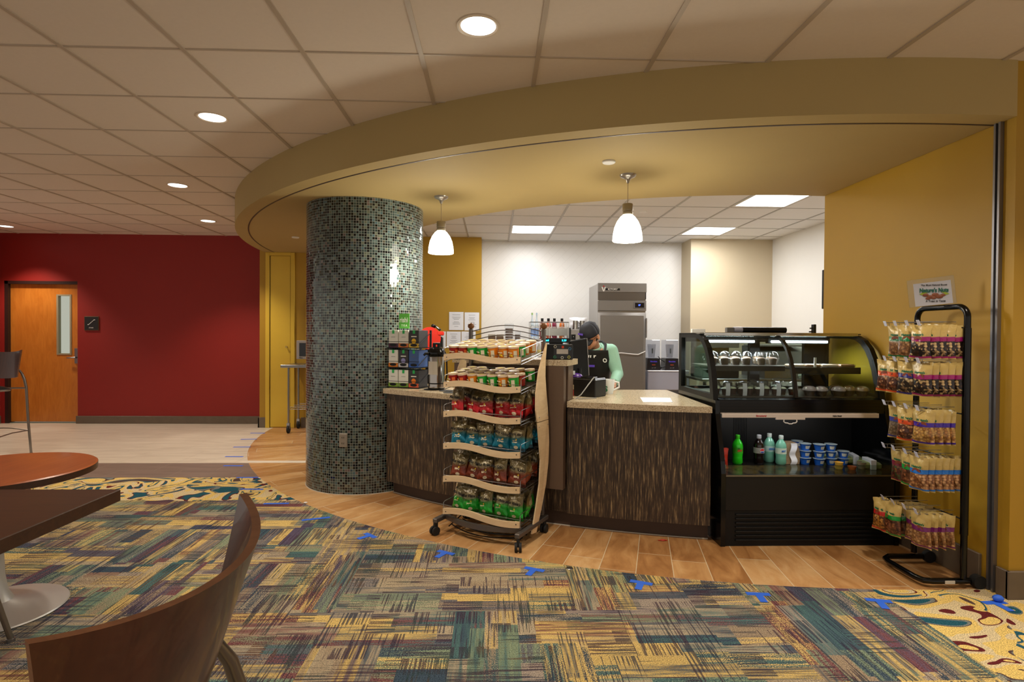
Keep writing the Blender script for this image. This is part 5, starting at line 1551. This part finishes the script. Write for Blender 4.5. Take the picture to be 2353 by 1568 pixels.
MB().box(.150, -.016, .12, .160, .018, .428, bev=.002, M=Matrix.Translation((-.02, 0, 0)) @ Mm @ Matrix.Rotation(-.10, 4, 'Y')).build('bezel', mat('grey_bezel', (110, 106, 104), .4), t)
MB().cyl((0, 0, .0), (0, 0, .2), .02, n=12).lathe([(.0001, 0), (.08, 0), (.07, .012), (.0001, .014)], 20).build('stand', BLACK, t)
t = thing('receipt_printer', 'black box receipt printer on the right countertop', 'printer', (.735, 4.36, .917), -.72)
MB().box(-.105, -.075, 0, .105, .085, .135, bev=.006).build('housing', mat('printer_black', (20, 20, 20), .35), t)
MB().box(-.10, -.07, .135, .10, .08, .142, bev=.003).box(-.06, -.02, .140, .06, .03, .148, bev=.003).build('lid', BLACKG, t)
t = thing('barcode_scanner', 'purple rounded handset resting behind the receipt printer', 'handset', (.66, 4.50, .917))
MB().sphere((0, 0, .13), .045, 14, sc=(1.2, .8, .8)).cyl((0, 0, 0), (0, 0, .10), .02, n=12).build('body', mat('purple_plastic', (78, 40, 130), .3), t)
MB().box(-.045, -.03, .155, -.015, -.02, .185).build('paper_tag', PAPER, t)
t = thing('stacked_boxes', 'pale and red small boxes stacked beside the receipt printer', 'boxes', (.625, 4.38, .917))
MB().box(-.03, -.02, .0, .03, .03, .045, bev=.002).build('lower_box', mat('red_label_box', (170, 50, 44), .4), t)
MB().box(-.03, -.02, .048, .03, .03, .085, bev=.002).build('upper_box', mat('tan_label_box', (180, 160, 130), .4), t)
tag(MB().taper([(.60, 4.12, .922), (.64, 4.13, .95), (.72, 4.22, 1.03), (.76, 4.26, 1.07)], .004, 6).taper([(.60, 4.12, .922), (.68, 4.12, .925), (.76, 4.17, .922)], .004, 6).build('grey_cable', mat('grey_cable', (150, 148, 144), .5)), 'grey cable looping over the countertop in front of the printer', 'cable')
t = thing('coffee_mug', 'white cup with green letter beside the printer in front of the cashier', 'cup', (.918, 4.53, .917))
MB().lathe([(.0001, 0), (.034, 0), (.042, .03), (.046, .10), (.043, .10), (.036, .01), (.0001, .008)], 28).build('cup_body', WHITE, t)
MB().taper([(.044, 0, .085), (.075, -.005, .078), (.078, -.005, .045), (.040, 0, .025)], .006, 8).build('handle', WHITE, t)
t.scale = (1.15, 1.15, 1.15)
text('lettering', 'S', .05, mat('mug_green', (20, 110, 70), .4), t, (-.022, -.043, .035), (pi / 2, 0, -.5), ext=.001, bold=.002)
tag(MB().prism([(1.108, 4.254), (1.329, 4.231), (1.262, 3.958), (1.051, 3.953)], .917, .9185, 'z').build('paper_sheet', mat('counter_paper', (226, 228, 236), .5)), 'white paper sheet lying on the right countertop', 'paper')
# tea display, airpot, mats
SHLF = mat('black_wire_tray', (20, 20, 20), .4, .4)
TX, TY, TR = -.735, 5.02, -.42
TM = Matrix.Translation((TX, TY, .917)) @ Matrix.Rotation(TR, 4, 'Z')
t = thing('tea_display_stand', 'black three-tier counter stand of tea boxes with green name card', 'tea display', (TX, TY, .917), TR)
b = MB()
for z in (.006, .178, .348):
    b.box(-.165, -.11, z - .004, .165, .10, z + .002)
    b.box(-.165, -.112, z + .05, .165, -.108, z + .054)
for x in (-.165, .155):
    b.box(x, .08, 0, x + .01, .10, .50)
    for z in (.03, .20, .37):
        b.taper([(x + .005, -.11, z), (x + .005, .09, z + .11)], .004, 6)
b.build('tier_frame', SHLF, t)
GC = mat('leaf_green_card', (96, 186, 70), .5)
q = MB().box(-.115, -.005, .515, .0, -.002, .645).build('name_card', GC, t)
text('lettering', 'rishi', .062, mat('card_white_ink', (240, 244, 236), .5), q, (-.058, -.006, .588), sx=.82, ext=.0006, bold=.001)
text('lettering', 'T E A', .026, mat('card_white_ink', (240, 244, 236), .5), q, (-.052, -.006, .540), ext=.0006, bold=.0006)
WB, DB, BB = mat('tea_white', (226, 228, 220), .5), mat('tea_charcoal', (52, 52, 56), .5), mat('tea_blue', (64, 96, 156), .5)
def tea(body, foot, dot):
    o = thing('tea_box', 'x', 'tea box', (0, 0, -5))
    MB().box(-.0485, -.075, 0, .0485, .075, .148, bev=.0015).build('box_body', body, o)
    MB().box(-.0487, -.0765, 0, .0487, -.0745, .034).build('coloured_foot', foot, o)
    MB().lathe([(.0001, 0), (.034, 0)], 20, sx=1, sy=.36, M=Matrix.Translation((0, -.0772, .020)) @ R90).build('slot_window', BLACK, o)
    MB().box(-.011, -.0765, .118, .011, -.0748, .148).build('green_tab', mat('tab_green', (40, 180, 90), .5), o)
    if dot:
        MB().lathe([(.0001, 0), (.022, 0)], 20, M=Matrix.Translation((0, -.0768, .055)) @ R90).build('round_picture', dot, o)
        MB().box(-.026, -.0765, .09, .026, -.0748, .098).build('printed_name', mat('card_white_ink', (240, 244, 236), .5), o)
    else:
        MB().box(-.02, -.0765, .088, .02, -.0748, .091).build('printed_name', INK, o)
    return o
TEAS = [[(WB, (74, 30, 60), None), (WB, (214, 116, 50), None), (DB, (230, 190, 60), (240, 190, 30))],
        [(WB, (226, 130, 30), None), (DB, (206, 206, 210), (150, 150, 206)), (BB, (50, 100, 190), None)],
        [(WB, (130, 170, 50), None), (WB, (116, 156, 46), None), (DB, (226, 100, 60), (240, 130, 30))]]
for li, row in enumerate(TEAS):
    for i, (bd, ft, dt) in enumerate(row):
        o = tea(bd, mat('tea_foot_%d_%d_%d' % ft, ft, .5), mat('tea_dot_%d_%d_%d' % dt, dt, .5) if dt else None)
        p = TM @ Vector((-.105 + .104 * i, -.02, (.350, .180, .008)[li] + .001))
        o.location = p
        o.rotation_euler = (0, 0, TR)
        o['label'] = '%s tea box, %s on the %s tier of the tea stand' % ({0: 'white', 1: 'charcoal', 2: 'blue'}[[WB, DB, BB].index(bd)], ['left', 'middle', 'right'][i], ['top', 'middle', 'bottom'][li])
        o['group'] = 'tea boxes on the counter stand'
t = thing('coffee_airpot', 'steel coffee airpot with black pump lid and paper label', 'airpot', (-.478, 4.82, .921))
MB().lathe([(.0001, 0), (.068, 0), (.070, .01), (.068, .03), (.068, .27), (.062, .29)], 36).build('steel_body', mat('mirror_steel', (170, 164, 158), .12, 1.0), t)
MB().lathe([(.071, .0), (.072, .012), (.070, .014)], 36).lathe([(.0695, .045), (.0705, .05), (.0695, .055)], 36).build('black_rings', BLACK, t)
MB().lathe([(.069, .275), (.074, .285), (.074, .315), (.060, .345), (.040, .355), (.0001, .358)], 30).build('pump_lid', BLACKG, t)
MB().cyl((-.02, 0, .35), (-.02, 0, .385), .014, n=12).cyl((.018, 0, .35), (.018, 0, .385), .014, n=12).box(-.03, -.012, .375, .03, .012, .392, bev=.003).build('pump_button', BLACK, t)
MB().taper([(-.055, -.03, .30), (-.09, -.05, .30), (-.10, -.055, .285)], .011, 8).build('spout', BLACK, t)
MB().taper([(.07, 0, .31), (.085, 0, .26), (.088, 0, .12), (.072, 0, .05)], .006, 8).build('handle', BLACK, t)
q = MB().grid(lambda u, v: (.0695 * sin(-1.25 + u * 1.45), -.0695 * cos(-1.25 + u * 1.45) - .001, .125 + v * .11), 8, 1).build('paper_label', mat('label_paper', (206, 200, 190), .7), t)
for lab, x, y in (('round black counter mat under the airpot', -.50, 4.82), ('round black counter mat right of the airpot', -.385, 4.70), ('round black counter mat near the end of the left countertop', -.34, 4.56)):
    r_ = .085 if 'under' in lab else .06
    tag(MB().lathe([(.0001, 0), (r_, 0), (r_, .003), (.0001, .0035)], 32).build('counter_mat', RUBBER, loc=(x, y, .9172)), lab, 'mat', 'round black mats on the left countertop')
t = thing('coffee_grinder', 'machine with large round red disc behind the tea stand', 'coffee grinder', (-.58, 5.42, .0))
MB().lathe([(.0001, 0), (.105, 0), (.105, .02), (.0001, .02)], 36, M=Matrix.Translation((-.02, -.06, 1.345)) @ Matrix.Rotation(pi / 2, 4, 'X') @ Matrix.Rotation(.3, 4, 'Y')).build('red_disc', mat('signal_red', (206, 40, 24), .4), t)
MB().box(-.06, -.04, .917, .10, .08, 1.36, bev=.01).build('body', BLACK, t)
MB().taper([(-.02, -.02, 1.40), (.03, -.02, 1.46), (.08, -.02, 1.42)], .012, 8).sphere((.01, -.03, 1.46), .018, 10).build('knobs', BLACKG, t)
MB().box(.05, -.06, 1.37, .115, -.02, 1.41, bev=.008).build('red_clip', mat('signal_red', (206, 40, 24), .4), t)
q = thing('side_counter', 'kitchen side counter behind the tea display', 'counter', (0, 0, 0))
MB().box(-.66, 5.33, .88, -.25, 5.75, .915, bev=.003).build('worktop', STONE, q)
MB().box(-.64, 5.35, 0, -.27, 5.72, .88).build('cabinet_body', mat('dark_brown_laminate', (58, 42, 34), .5), q)
# small till screen and cartons seen between rack shelves
t = thing('tablet_screen', 'tilted dark tablet seen between the two upper rack shelves', 'tablet', (-.22, 4.72, .917), -.2)
MB().box(-.05, -.005, .07, .05, .005, .20, bev=.003, M=Matrix.Rotation(-.15, 4, 'X')).build('screen', BLACKG, t)
MB().box(-.03, 0, 0, .03, .04, .08).build('stand', WHITE, t)
t = thing('white_carton', 'white printed carton behind the top shelf right end', 'carton', (.255, 4.30, 1.2095), -.45)
MB().box(-.05, -.03, 0, .05, .03, .105, bev=.002).build('box_body', mat('carton_white', (214, 212, 216), .5), t)
MB().taper([(-.02 + .04 * k / 8, -.032, .05 + .018 * sin(k * .9)) for k in range(9)], .004, 6).build('printed_swirl', mat('swirl_navy', (50, 46, 90), .5), t)

# ------------------------------------------------------------------ left: cart with monitor
ca = thing('steel_cart', 'stainless wire utility cart on black casters by the gold door', 'cart', (-2.84, 7.92, 0))
MB().box(-.075, -.03, .925, .62, .50, .945, bev=.008, seg=2).build('top_shelf', STEEL, ca)
MB().box(-.075, -.03, .905, .62, -.02, .945, bev=.004).build('top_edge', STEEL, ca)
for x in (.02, .55):
    for y in (.02, .42):
        q = MB().cyl((x, y, .12), (x, y, .93), .0135, n=12).build('pole', STEEL, ca)
        MB().cyl((x - .012, y, .055), (x + .012, y, .055), .055, n=24).build('caster_wheel', RUBBER, ca)
        MB().prism([(y - .02, .06), (y + .02, .06), (y + .015, .14), (y - .015, .14)], x - .02, x + .02, 'x').build('caster_fork', CHROME, ca)
b = MB()
for k in range(12):
    b.cyl((.02 + .53 * k / 11, .02, .335), (.02 + .53 * k / 11, .42, .335), .003, n=5)
for y in (.02, .22, .42): b.cyl((.02, y, .33), (.55, y, .33), .004, n=6).cyl((.02, y, .36), (.55, y, .36), .004, n=6)
b.build('wire_shelf', CHROME, ca)
t = thing('small_monitor', 'small grey framed monitor standing on the utility cart', 'monitor', (-2.55, 8.02, .945))
gm = mat('warm_grey_plastic', (160, 154, 150), .4)
MB().box(-.185, -.02, .075, .185, .03, .335, bev=.006).build('bezel', gm, t)
MB().box(-.145, -.023, .115, .145, -.019, .30).build('screen', mat('screen_off', (18, 18, 20), .15), t)
MB().box(-.03, -.01, .0, .03, .03, .08, bev=.003).lathe([(.0001, 0), (.09, 0), (.08, .01), (.0001, .012)], 24).build('stand', DARKST, t)
text('lettering', 'Planar', .02, BLACKINK, t, (-.12, -.0215, .094), ext=.0005, bold=.0005)
tag(MB().box(-2.64, 8.24, 1.28, -2.40, 8.30, 1.86, bev=.01).build('wall_speaker', BLACKM), 'tall black wall-hung device half hidden by the mosaic column', 'wall device')
tag(MB().box(-2.58, 8.3, 1.5, -2.46, 8.40, 1.6).build('wall_mount', BLACKM), 'short black mount fixing the tall device to the gold wall', 'wall mount')

# ------------------------------------------------------------------ the cashier
SKIN = mat('warm_skin', (196, 140, 106), .5, var=.04, scale=20)
MINT = mat('mint_knit', (164, 214, 194), .85, var=.06, scale=160, bump=.3)
APR = mat('black_apron', (18, 18, 20), .75, var=.1, scale=90)
PX, PY = .93, 5.34
man = thing('person', 'person in mint sweater, black lettered apron and dark cap bending over the counter', 'person', (PX, PY, 0))
def remesh(b, name, mt, vox, parent, smooth=4):
    o = b.build(name, mt, parent)
    r = o.modifiers.new('fuse', 'REMESH')
    r.mode = 'VOXEL'
    r.voxel_size = vox
    r.use_smooth_shade = True
    s_ = o.modifiers.new('soften', 'SMOOTH')
    s_.iterations = smooth
    s_.factor = .6
    return o
# joints, local to the person's feet
HIP = Vector((0, .04, .93)); WST = Vector((0, .0, 1.04)); CHE = Vector((0, -.07, 1.19)); NKB = Vector((-.01, -.13, 1.275)); NKT = Vector((-.03, -.19, 1.325))
HC = Vector((-.065, -.235, 1.372))
HR = Matrix.Translation(HC) @ Matrix.Rotation(-.72, 4, 'Z') @ Matrix.Rotation(.5, 4, 'X')
SL, EL, WL = Vector((.155, -.10, 1.235)), Vector((.205, -.17, 1.03)), Vector((.125, -.375, .955))
SR_, ER, WR = Vector((-.165, -.10, 1.235)), Vector((-.235, -.20, 1.04)), Vector((-.16, -.40, .955))
b = MB()
b.taper([HIP, WST, CHE, NKB], [.135, .12, .14, .085], 20)
for s_ in (-1, 1):
    b.taper([HIP + Vector((s_ * .085, 0, -.03)), Vector((s_ * .09, .03, .50)), Vector((s_ * .095, .05, .09))], [.09, .062, .042], 16)
    b.taper([Vector((s_ * .095, .07, .045)), Vector((s_ * .10, -.02, .045)), Vector((s_ * .105, -.12, .032))], [.038, .042, .03], 12)
b.taper([NKB, NKT, HC + Vector((0, 0.02, -.02))], [.06, .052, .055], 16)
b.taper([CHE + Vector((.08, 0, .03)), SL], [.09, .062], 14).taper([CHE + Vector((-.08, 0, .03)), SR_], [.09, .062], 14)
b.sphere(SL, .052, 12).sphere(SR_, .052, 12).sphere(EL, .04, 10).sphere(ER, .04, 10)
b.taper([SL, EL, WL], [.052, .040, .026], 14).taper([SR_, ER, WR], [.052, .040, .026], 14)
# head: skull, jaw, nose, ears
b.sphere((0, .012, .03), .092, 18, M=HR, sc=(.84, 1.05, 1.06))
b.sphere((0, -.022, -.045), .064, 16, M=HR, sc=(.86, .95, 1.0))
b.sphere((0, -.050, -.082), .026, 12, M=HR)
b.taper([(0, -.078, .012), (0, -.100, -.022), (0, -.090, -.034)], [.008, .013, .010], 10, M=HR)
b.sphere((0, -.080, -.056), .016, 10, M=HR, sc=(1.3, .7, .55))
for s_ in (-1, 1):
    b.sphere((s_ * .080, .015, -.012), .024, 10, M=HR, sc=(.35, .8, 1.25))
def hand(w_, fwd, side, thumb):
    """palm, four fingers of unequal length bent over the counter, thumb from the side"""
    up = side.cross(fwd).normalized()
    pc = w_ + fwd * .045
    b.sphere(tuple(w_ + fwd * .05), .036, 12, sc=(1.0, 1.15, .5))
    b.taper([w_, w_ + fwd * .03, w_ + fwd * .075], [.025, .030, .030], 12)
    for i, ln in enumerate((.062, .072, .068, .052)):
        r0 = w_ + fwd * .078 + side * (.026 - .0175 * i)
        b.taper([r0, r0 + fwd * ln * .45 - up * .004, r0 + fwd * ln * .8 - up * .016, r0 + fwd * ln * .95 - up * .028], [.0088, .0082, .0074, .006], 8)
    r0 = w_ + fwd * .03 + side * .028 * thumb
    b.taper([r0, r0 + side * thumb * .022 + fwd * .022, r0 + side * thumb * .03 + fwd * .05 - up * .008], [.011, .0098, .0075], 8)
fw = (Vector((.0, -.50, .935)) - WL).normalized()
hand(WL, Vector((-.35, -.90, -.22)).normalized(), Vector((.92, -.36, 0)).normalized(), -1)
hand(WR, Vector((.30, -.92, -.22)).normalized(), Vector((.94, .30, 0)).normalized(), 1)
remesh(b, 'body', SKIN, .0055, man, 3)
# clothes
c = MB()
c.taper([HIP + Vector((0, 0, -.03)), HIP + Vector((0, 0, .06)), WST, CHE, CHE + (NKB - CHE) * .75], [.150, .146, .136, .155, .085], 22)
c.taper([NKB + Vector((0, .01, -.02)), NKB + Vector((-.003, -.01, .012))], [.078, .070], 16)
c.taper([CHE + Vector((.07, 0, .03)), SL], [.10, .072], 14).taper([CHE + Vector((-.07, 0, .03)), SR_], [.10, .072], 14)
wl2 = WL + (EL - WL) * .12; wr2 = WR + (ER - WR) * .12
c.sphere(SL, .071, 14).sphere(SR_, .071, 14).sphere(EL, .056, 12).sphere(ER, .056, 12)
c.taper([SL, SL + (EL - SL) * .5, EL, EL + (wl2 - EL) * .6, wl2], [.070, .064, .055, .046, .040], 16)
c.taper([SR_, SR_ + (ER - SR_) * .5, ER, ER + (wr2 - ER) * .6, wr2], [.070, .064, .055, .046, .040], 16)
remesh(c, 'sweater', MINT, .008, man, 4)
c = MB()
c.taper([HIP + Vector((0, 0, .0)), HIP + Vector((0, 0, -.10))], [.150, .13], 20)
for s_ in (-1, 1):
    c.taper([HIP + Vector((s_ * .075, 0, -.05)), Vector((s_ * .09, .03, .50)), Vector((s_ * .095, .05, .07))], [.105, .075, .062], 18)
remesh(c, 'trousers', mat('dark_trousers', (26, 28, 36), .85), .01, man, 3)
for s_ in (-1, 1):
    c = MB().taper([Vector((s_ * .095, .09, .04)), Vector((s_ * .10, -.02, .045)), Vector((s_ * .105, -.14, .036))], [.046, .050, .038], 12)
    c.box(s_ * .10 - .045, -.165, 0, s_ * .10 + .045, .12, .02, bev=.008)
    remesh(c, 'shoe', mat('black_shoe', (20, 20, 20), .5), .007, man, 2)
# apron: bib wrapping the front of the torso, skirt below
def apr(u, v):
    # v 0 bottom .. 1 top of bib
    z = .45 + v * .80
    if z > .93:
        k = (z - .93) / .32
        cy_ = .04 + (CHE.y - .04) * min(1, (z - .93) / .26) + (-.05 * max(0, (z - 1.19) / .06))
        rr = .158 + .012 * sin(k * pi)
        half = 1.25 - .62 * max(0, (k - .1)) 
    else:
        cy_ = .04
        rr = .160 + (.93 - z) * .06
        half = 1.35
    a = -pi / 2 + (u - .5) * 2 * half
    return (rr * cos(a), cy_ + rr * sin(a) * 1.02, z)
ap = MB().grid(apr, 18, 26).build('apron', APR, man)
so_ = ap.modifiers.new('cloth', 'SOLIDIFY'); so_.thickness = .004
APW = mat('apron_white_print', (226, 226, 222), .6)
for tx, dx, dz, sz, rz in (('NY', -.07, 1.205, .040, -.35), ('P', -.02, 1.205, .045, -.12), ('O', .075, 1.165, .052, .45)):
    text('apron_lettering', tx, sz, APW, man, (dx, CHE.y - .162 * cos(dx / .16) - .022, dz - .01), (pi / 2 - .25, 0, dx * 4.0), ext=.001, bold=.0018)
MB().box(-.03, -.004, -.010, .03, 0, .010).build('name_badge', mat('violet_badge', (80, 50, 170), .5), man, (-.045, -.222, 1.105), (-.1, 0, -.28))
for s_ in (-1, 1):
    MB().taper([(s_ * .075, -.235, 1.235), (s_ * .095, -.17, 1.30), (s_ * .08, -.09, 1.325), (s_ * .03, -.045, 1.325)], .011, 8).build('apron_strap', APR, man)
# cap, hair, glasses, eyes, mouth
CAPM = mat('navy_black_cap', (16, 18, 30), .7)
cp = MB()
cp.grid(lambda u, v: tuple(HR @ Vector(((.087 * sin(v * pi * .53)) * cos(u * 2 * pi), .012 + .108 * sin(v * pi * .53) * sin(u * 2 * pi), .028 + .108 * cos(v * pi * .53)))), 28, 10)
cp.grid(lambda u, v: tuple(HR @ Vector(((u - .5) * .15 * (1 - .25 * v * v), -.082 - .075 * v * (1 - (2 * u - 1) ** 2 * .35) + .016 * (2 * u - 1) ** 2, .022 - .030 * v - .022 * (2 * u - 1) ** 2))), 14, 5)
o = cp.build('cap', CAPM, man)
so_ = o.modifiers.new('felt', 'SOLIDIFY'); so_.thickness = .004
q = HR @ Vector((-.0, -.101, .060))
MB().box(-.030, -.003, -.008, .030, .001, .008, M=HR @ Matrix.Translation((-.022, -.093, .072)) @ Matrix.Rotation(-.25, 4, 'Z') @ Matrix.Rotation(-.55, 4, 'X')).build('cap_emblem', mat('violet_badge', (80, 50, 170), .5), man)
HAIR = mat('dark_hair', (26, 18, 16), .6)
h = MB().sphere((0, .035, .004), .088, 14, M=HR, sc=(.86, .86, .92)).sphere((.0, .105, .062), .030, 12, M=HR)
for s_ in (-1, 1): h.sphere((s_ * .064, .010, .0), .020, 8, M=HR, sc=(.5, 1.1, 1.6))
remesh(h, 'hair', HAIR, .006, man, 2)
for s_ in (-1, 1):
    e = MB().sphere((s_ * .030, -.074, .008), .010, 10, M=HR, sc=(1.2, .6, .8)).build('eye', mat('eye_white', (220, 214, 206), .3), man)
    MB().sphere((s_ * .030, -.080, .006), .0048, 8, M=HR, sc=(1, .5, 1)).build('iris', BLACK, e)
    MB().taper([(s_ * .044, -.082, .020), (s_ * .030, -.088, .024), (s_ * .016, -.086, .021)], .003, 6, M=HR).build('eyebrow', HAIR, man)
gl_ = MB()
for s_ in (-1, 1):
    ring = [(s_ * .032 + .022 * cos(2 * pi * k / 16), -.094, .004 + .016 * sin(2 * pi * k / 16)) for k in range(16)]
    gl_.taper(ring, .0022, 6, closed=True, M=HR)
    gl_.taper([(s_ * .054, -.094, .008), (s_ * .078, -.06, .006), (s_ * .082, .02, .0)], .0022, 6, M=HR)
gl_.cyl((-.010, -.096, .006), (.010, -.096, .006), .002, n=6, M=HR)
gl_.build('glasses', BLACK, man)
MB().sphere((0, -.0885, -.056), .014, 10, M=HR, sc=(1.25, .35, .42)).build('mouth', mat('lip_rose', (150, 78, 70), .5), man)
MB().taper([(.083, .0, -.035), (.075, .02, -.07), (.06, .06, -.13)], .0016, 5, M=HR).build('earphone_wire', mat('grey_cable', (150, 148, 144), .5), man)

# ------------------------------------------------------------------ bar stools, tables
SEATC = mat('black_seat_vinyl', (34, 38, 40), .5, bump=.1, scale=300)
def shell(w_top, w_bot, R, z0, z1, thick, lean):
    def P(s_, t, d):
        wdt = w_bot + (w_top - w_bot) * t ** 1.15
        ph = s_ * asin(min(.99, wdt / 2 / R))
        z = z0 + (z1 - z0) * t + .028 * (abs(s_) ** 2.2) * t - .018 * (1 - abs(s_) ** 2) * (1 - t) * 1.0
        rr = R + d
        return (rr * sin(ph), rr * cos(ph) - R + lean * t, z)
    b = MB()
    nu, nv = 28, 12
    f0 = lambda u, v: P(2 * u - 1, v, 0)
    f1 = lambda u, v: P(2 * u - 1, v, thick)
    b.grid(f0, nu, nv, 0)
    b.grid(f1, nu, nv, 0)
    for sgn in (0, 1):
        b.grid(lambda u, v, g=sgn: P(2 * g - 1, u, thick * v), nv, 1, 1, False)
        b.grid(lambda u, v, g=sgn: P(2 * u - 1, g, thick * v), nu, 1, 1, False)
    # merge doubles so the shell is one closed plate
    return b
def stool(label, loc, rz, seat=.76, ztop=1.125, zlow=.845, group=None, low=False, lean=.03, wb=.375, R=.345):
    t = thing('bar_stool' if not low else 'cafe_chair', label, 'stool' if not low else 'chair', loc, rz, group)
    by = .215
    sh_ = shell(.475, wb, R, zlow, ztop, .013, lean)
    sh_.build('backrest', [SHELL, PLYEDGE], t, (0, by, 0))
    st_ = MB().grid(lambda u, v: (lambda a, r: (r * cos(a) * .205 * (1 + .06 * cos(4 * a)), r * sin(a) * .20 * (1 + .06 * cos(4 * a)) - .01, seat - .004 + .032 * (1 - r ** 5)))(u * 2 * pi, max(.001, v)), 36, 8)
    st_.build('seat', SEATC, t)
    ring = [(.200 * cos(a) * (1 + .07 * cos(4 * a)), .197 * sin(a) * (1 + .07 * cos(4 * a)) - .01, seat - .012) for a in [2 * pi * k / 36 for k in range(36)]]
    MB().cyl((-.229, .240, seat - .012), (.229, .240, seat - .012), .009).build('seat_rail', TUBE, t)
    MB().taper(ring, .011, 10, closed=True).build('seat_rim', TUBE, t)
    ft = 0
    for sx in (-1, 1):
        dz = .10 if low else .08
        MB().taper([(sx * .172, by + .004, zlow + dz * 1.0), (sx * .196, by + .016, zlow + dz * .45), (sx * .215, by + .026, zlow - .03), (sx * .228, by + .034, seat - .01), (sx * .240, .258, seat * .5), (sx * .262, .268, .012)], [.010, .0125, .0135, .0135, .013, .012], 12).build('leg', TUBE, t)
        MB().taper([(sx * .178, -.165, seat - .012), (sx * .215, -.20, seat * .5), (sx * .252, -.235, .012)], [.013, .0125, .012], 12).build('leg', TUBE, t)
        for yy in (.268, -.235):
            xx = sx * (.262 if yy > 0 else .252)
            MB().cyl((xx, yy, 0), (xx, yy, .014), .017, n=14).build('foot_glide', CHROME, t)
    if not low:
        z = .27
        for y, s_ in ((.250, -1), (-.222, 1)):
            MB().taper([(-.240 + .48 * k / 12, y + s_ * -.0, z + .03 * sin(pi * k / 12)) for k in range(13)], .007, 8).build('foot_rail', TUBE, t)
        for x in (-.242, .242):
            MB().taper([(x, .246, z), (x, 0, z + .012), (x, -.218, z)], .007, 8).build('foot_rail', TUBE, t)
    return t
stool('bar stool with dark walnut shell back standing before the wooden stair door', (-5.43, 6.28, 0), .12, ztop=1.150, zlow=.875, group=None)
stool('close-up walnut shell stool back in the lower left corner of the picture', (-.665, .765, 0), -pi / 2 + .03, ztop=1.078, zlow=.80, lean=.10, wb=.33, R=.37)
stool('low chair under the square table, only one thin steel leg visible', (-2.40, 2.365, 0), pi, seat=.44, ztop=.67, zlow=.52, low=True)
tb = thing('round_table', 'round cherry-topped cafe table on a silver trumpet pedestal', 'table', (-2.455, 2.885, 0))
MB().lathe([(.0001, .665), (.40, .665), (.412, .672), (.412, .700), (.405, .705), (.0001, .705)], 72).build('tabletop', CHERRY, tb)
MB().lathe([(.4125, .670), (.4125, .700)], 72).build('edge_band', WALNUT, tb)
MB().lathe([(.0001, .0), (.285, .0), (.292, .006), (.288, .012), (.20, .022), (.12, .034), (.07, .055), (.048, .10), (.036, .18), (.032, .30), (.032, .66)], 56).build('pedestal', SILVER, tb)
MB().lathe([(.033, .64), (.15, .655), (.15, .665)], 24).build('top_plate', BLACKM, tb)
tb = thing('square_table', 'square dark brown cafe table with thick edge at the left', 'table', (0, 0, 0))
MB().box(-2.26, 1.58, .702, -1.506, 2.352, .750, bev=.003).build('tabletop', WALNUT, tb)
MB().lathe([(.0001, .0), (.275, .0), (.28, .006), (.276, .012), (.19, .022), (.10, .034), (.06, .055), (.045, .10), (.035, .18), (.032, .30), (.032, .70)], 48, c=(-1.90, 1.95, 0)).build('pedestal', SILVER, tb)
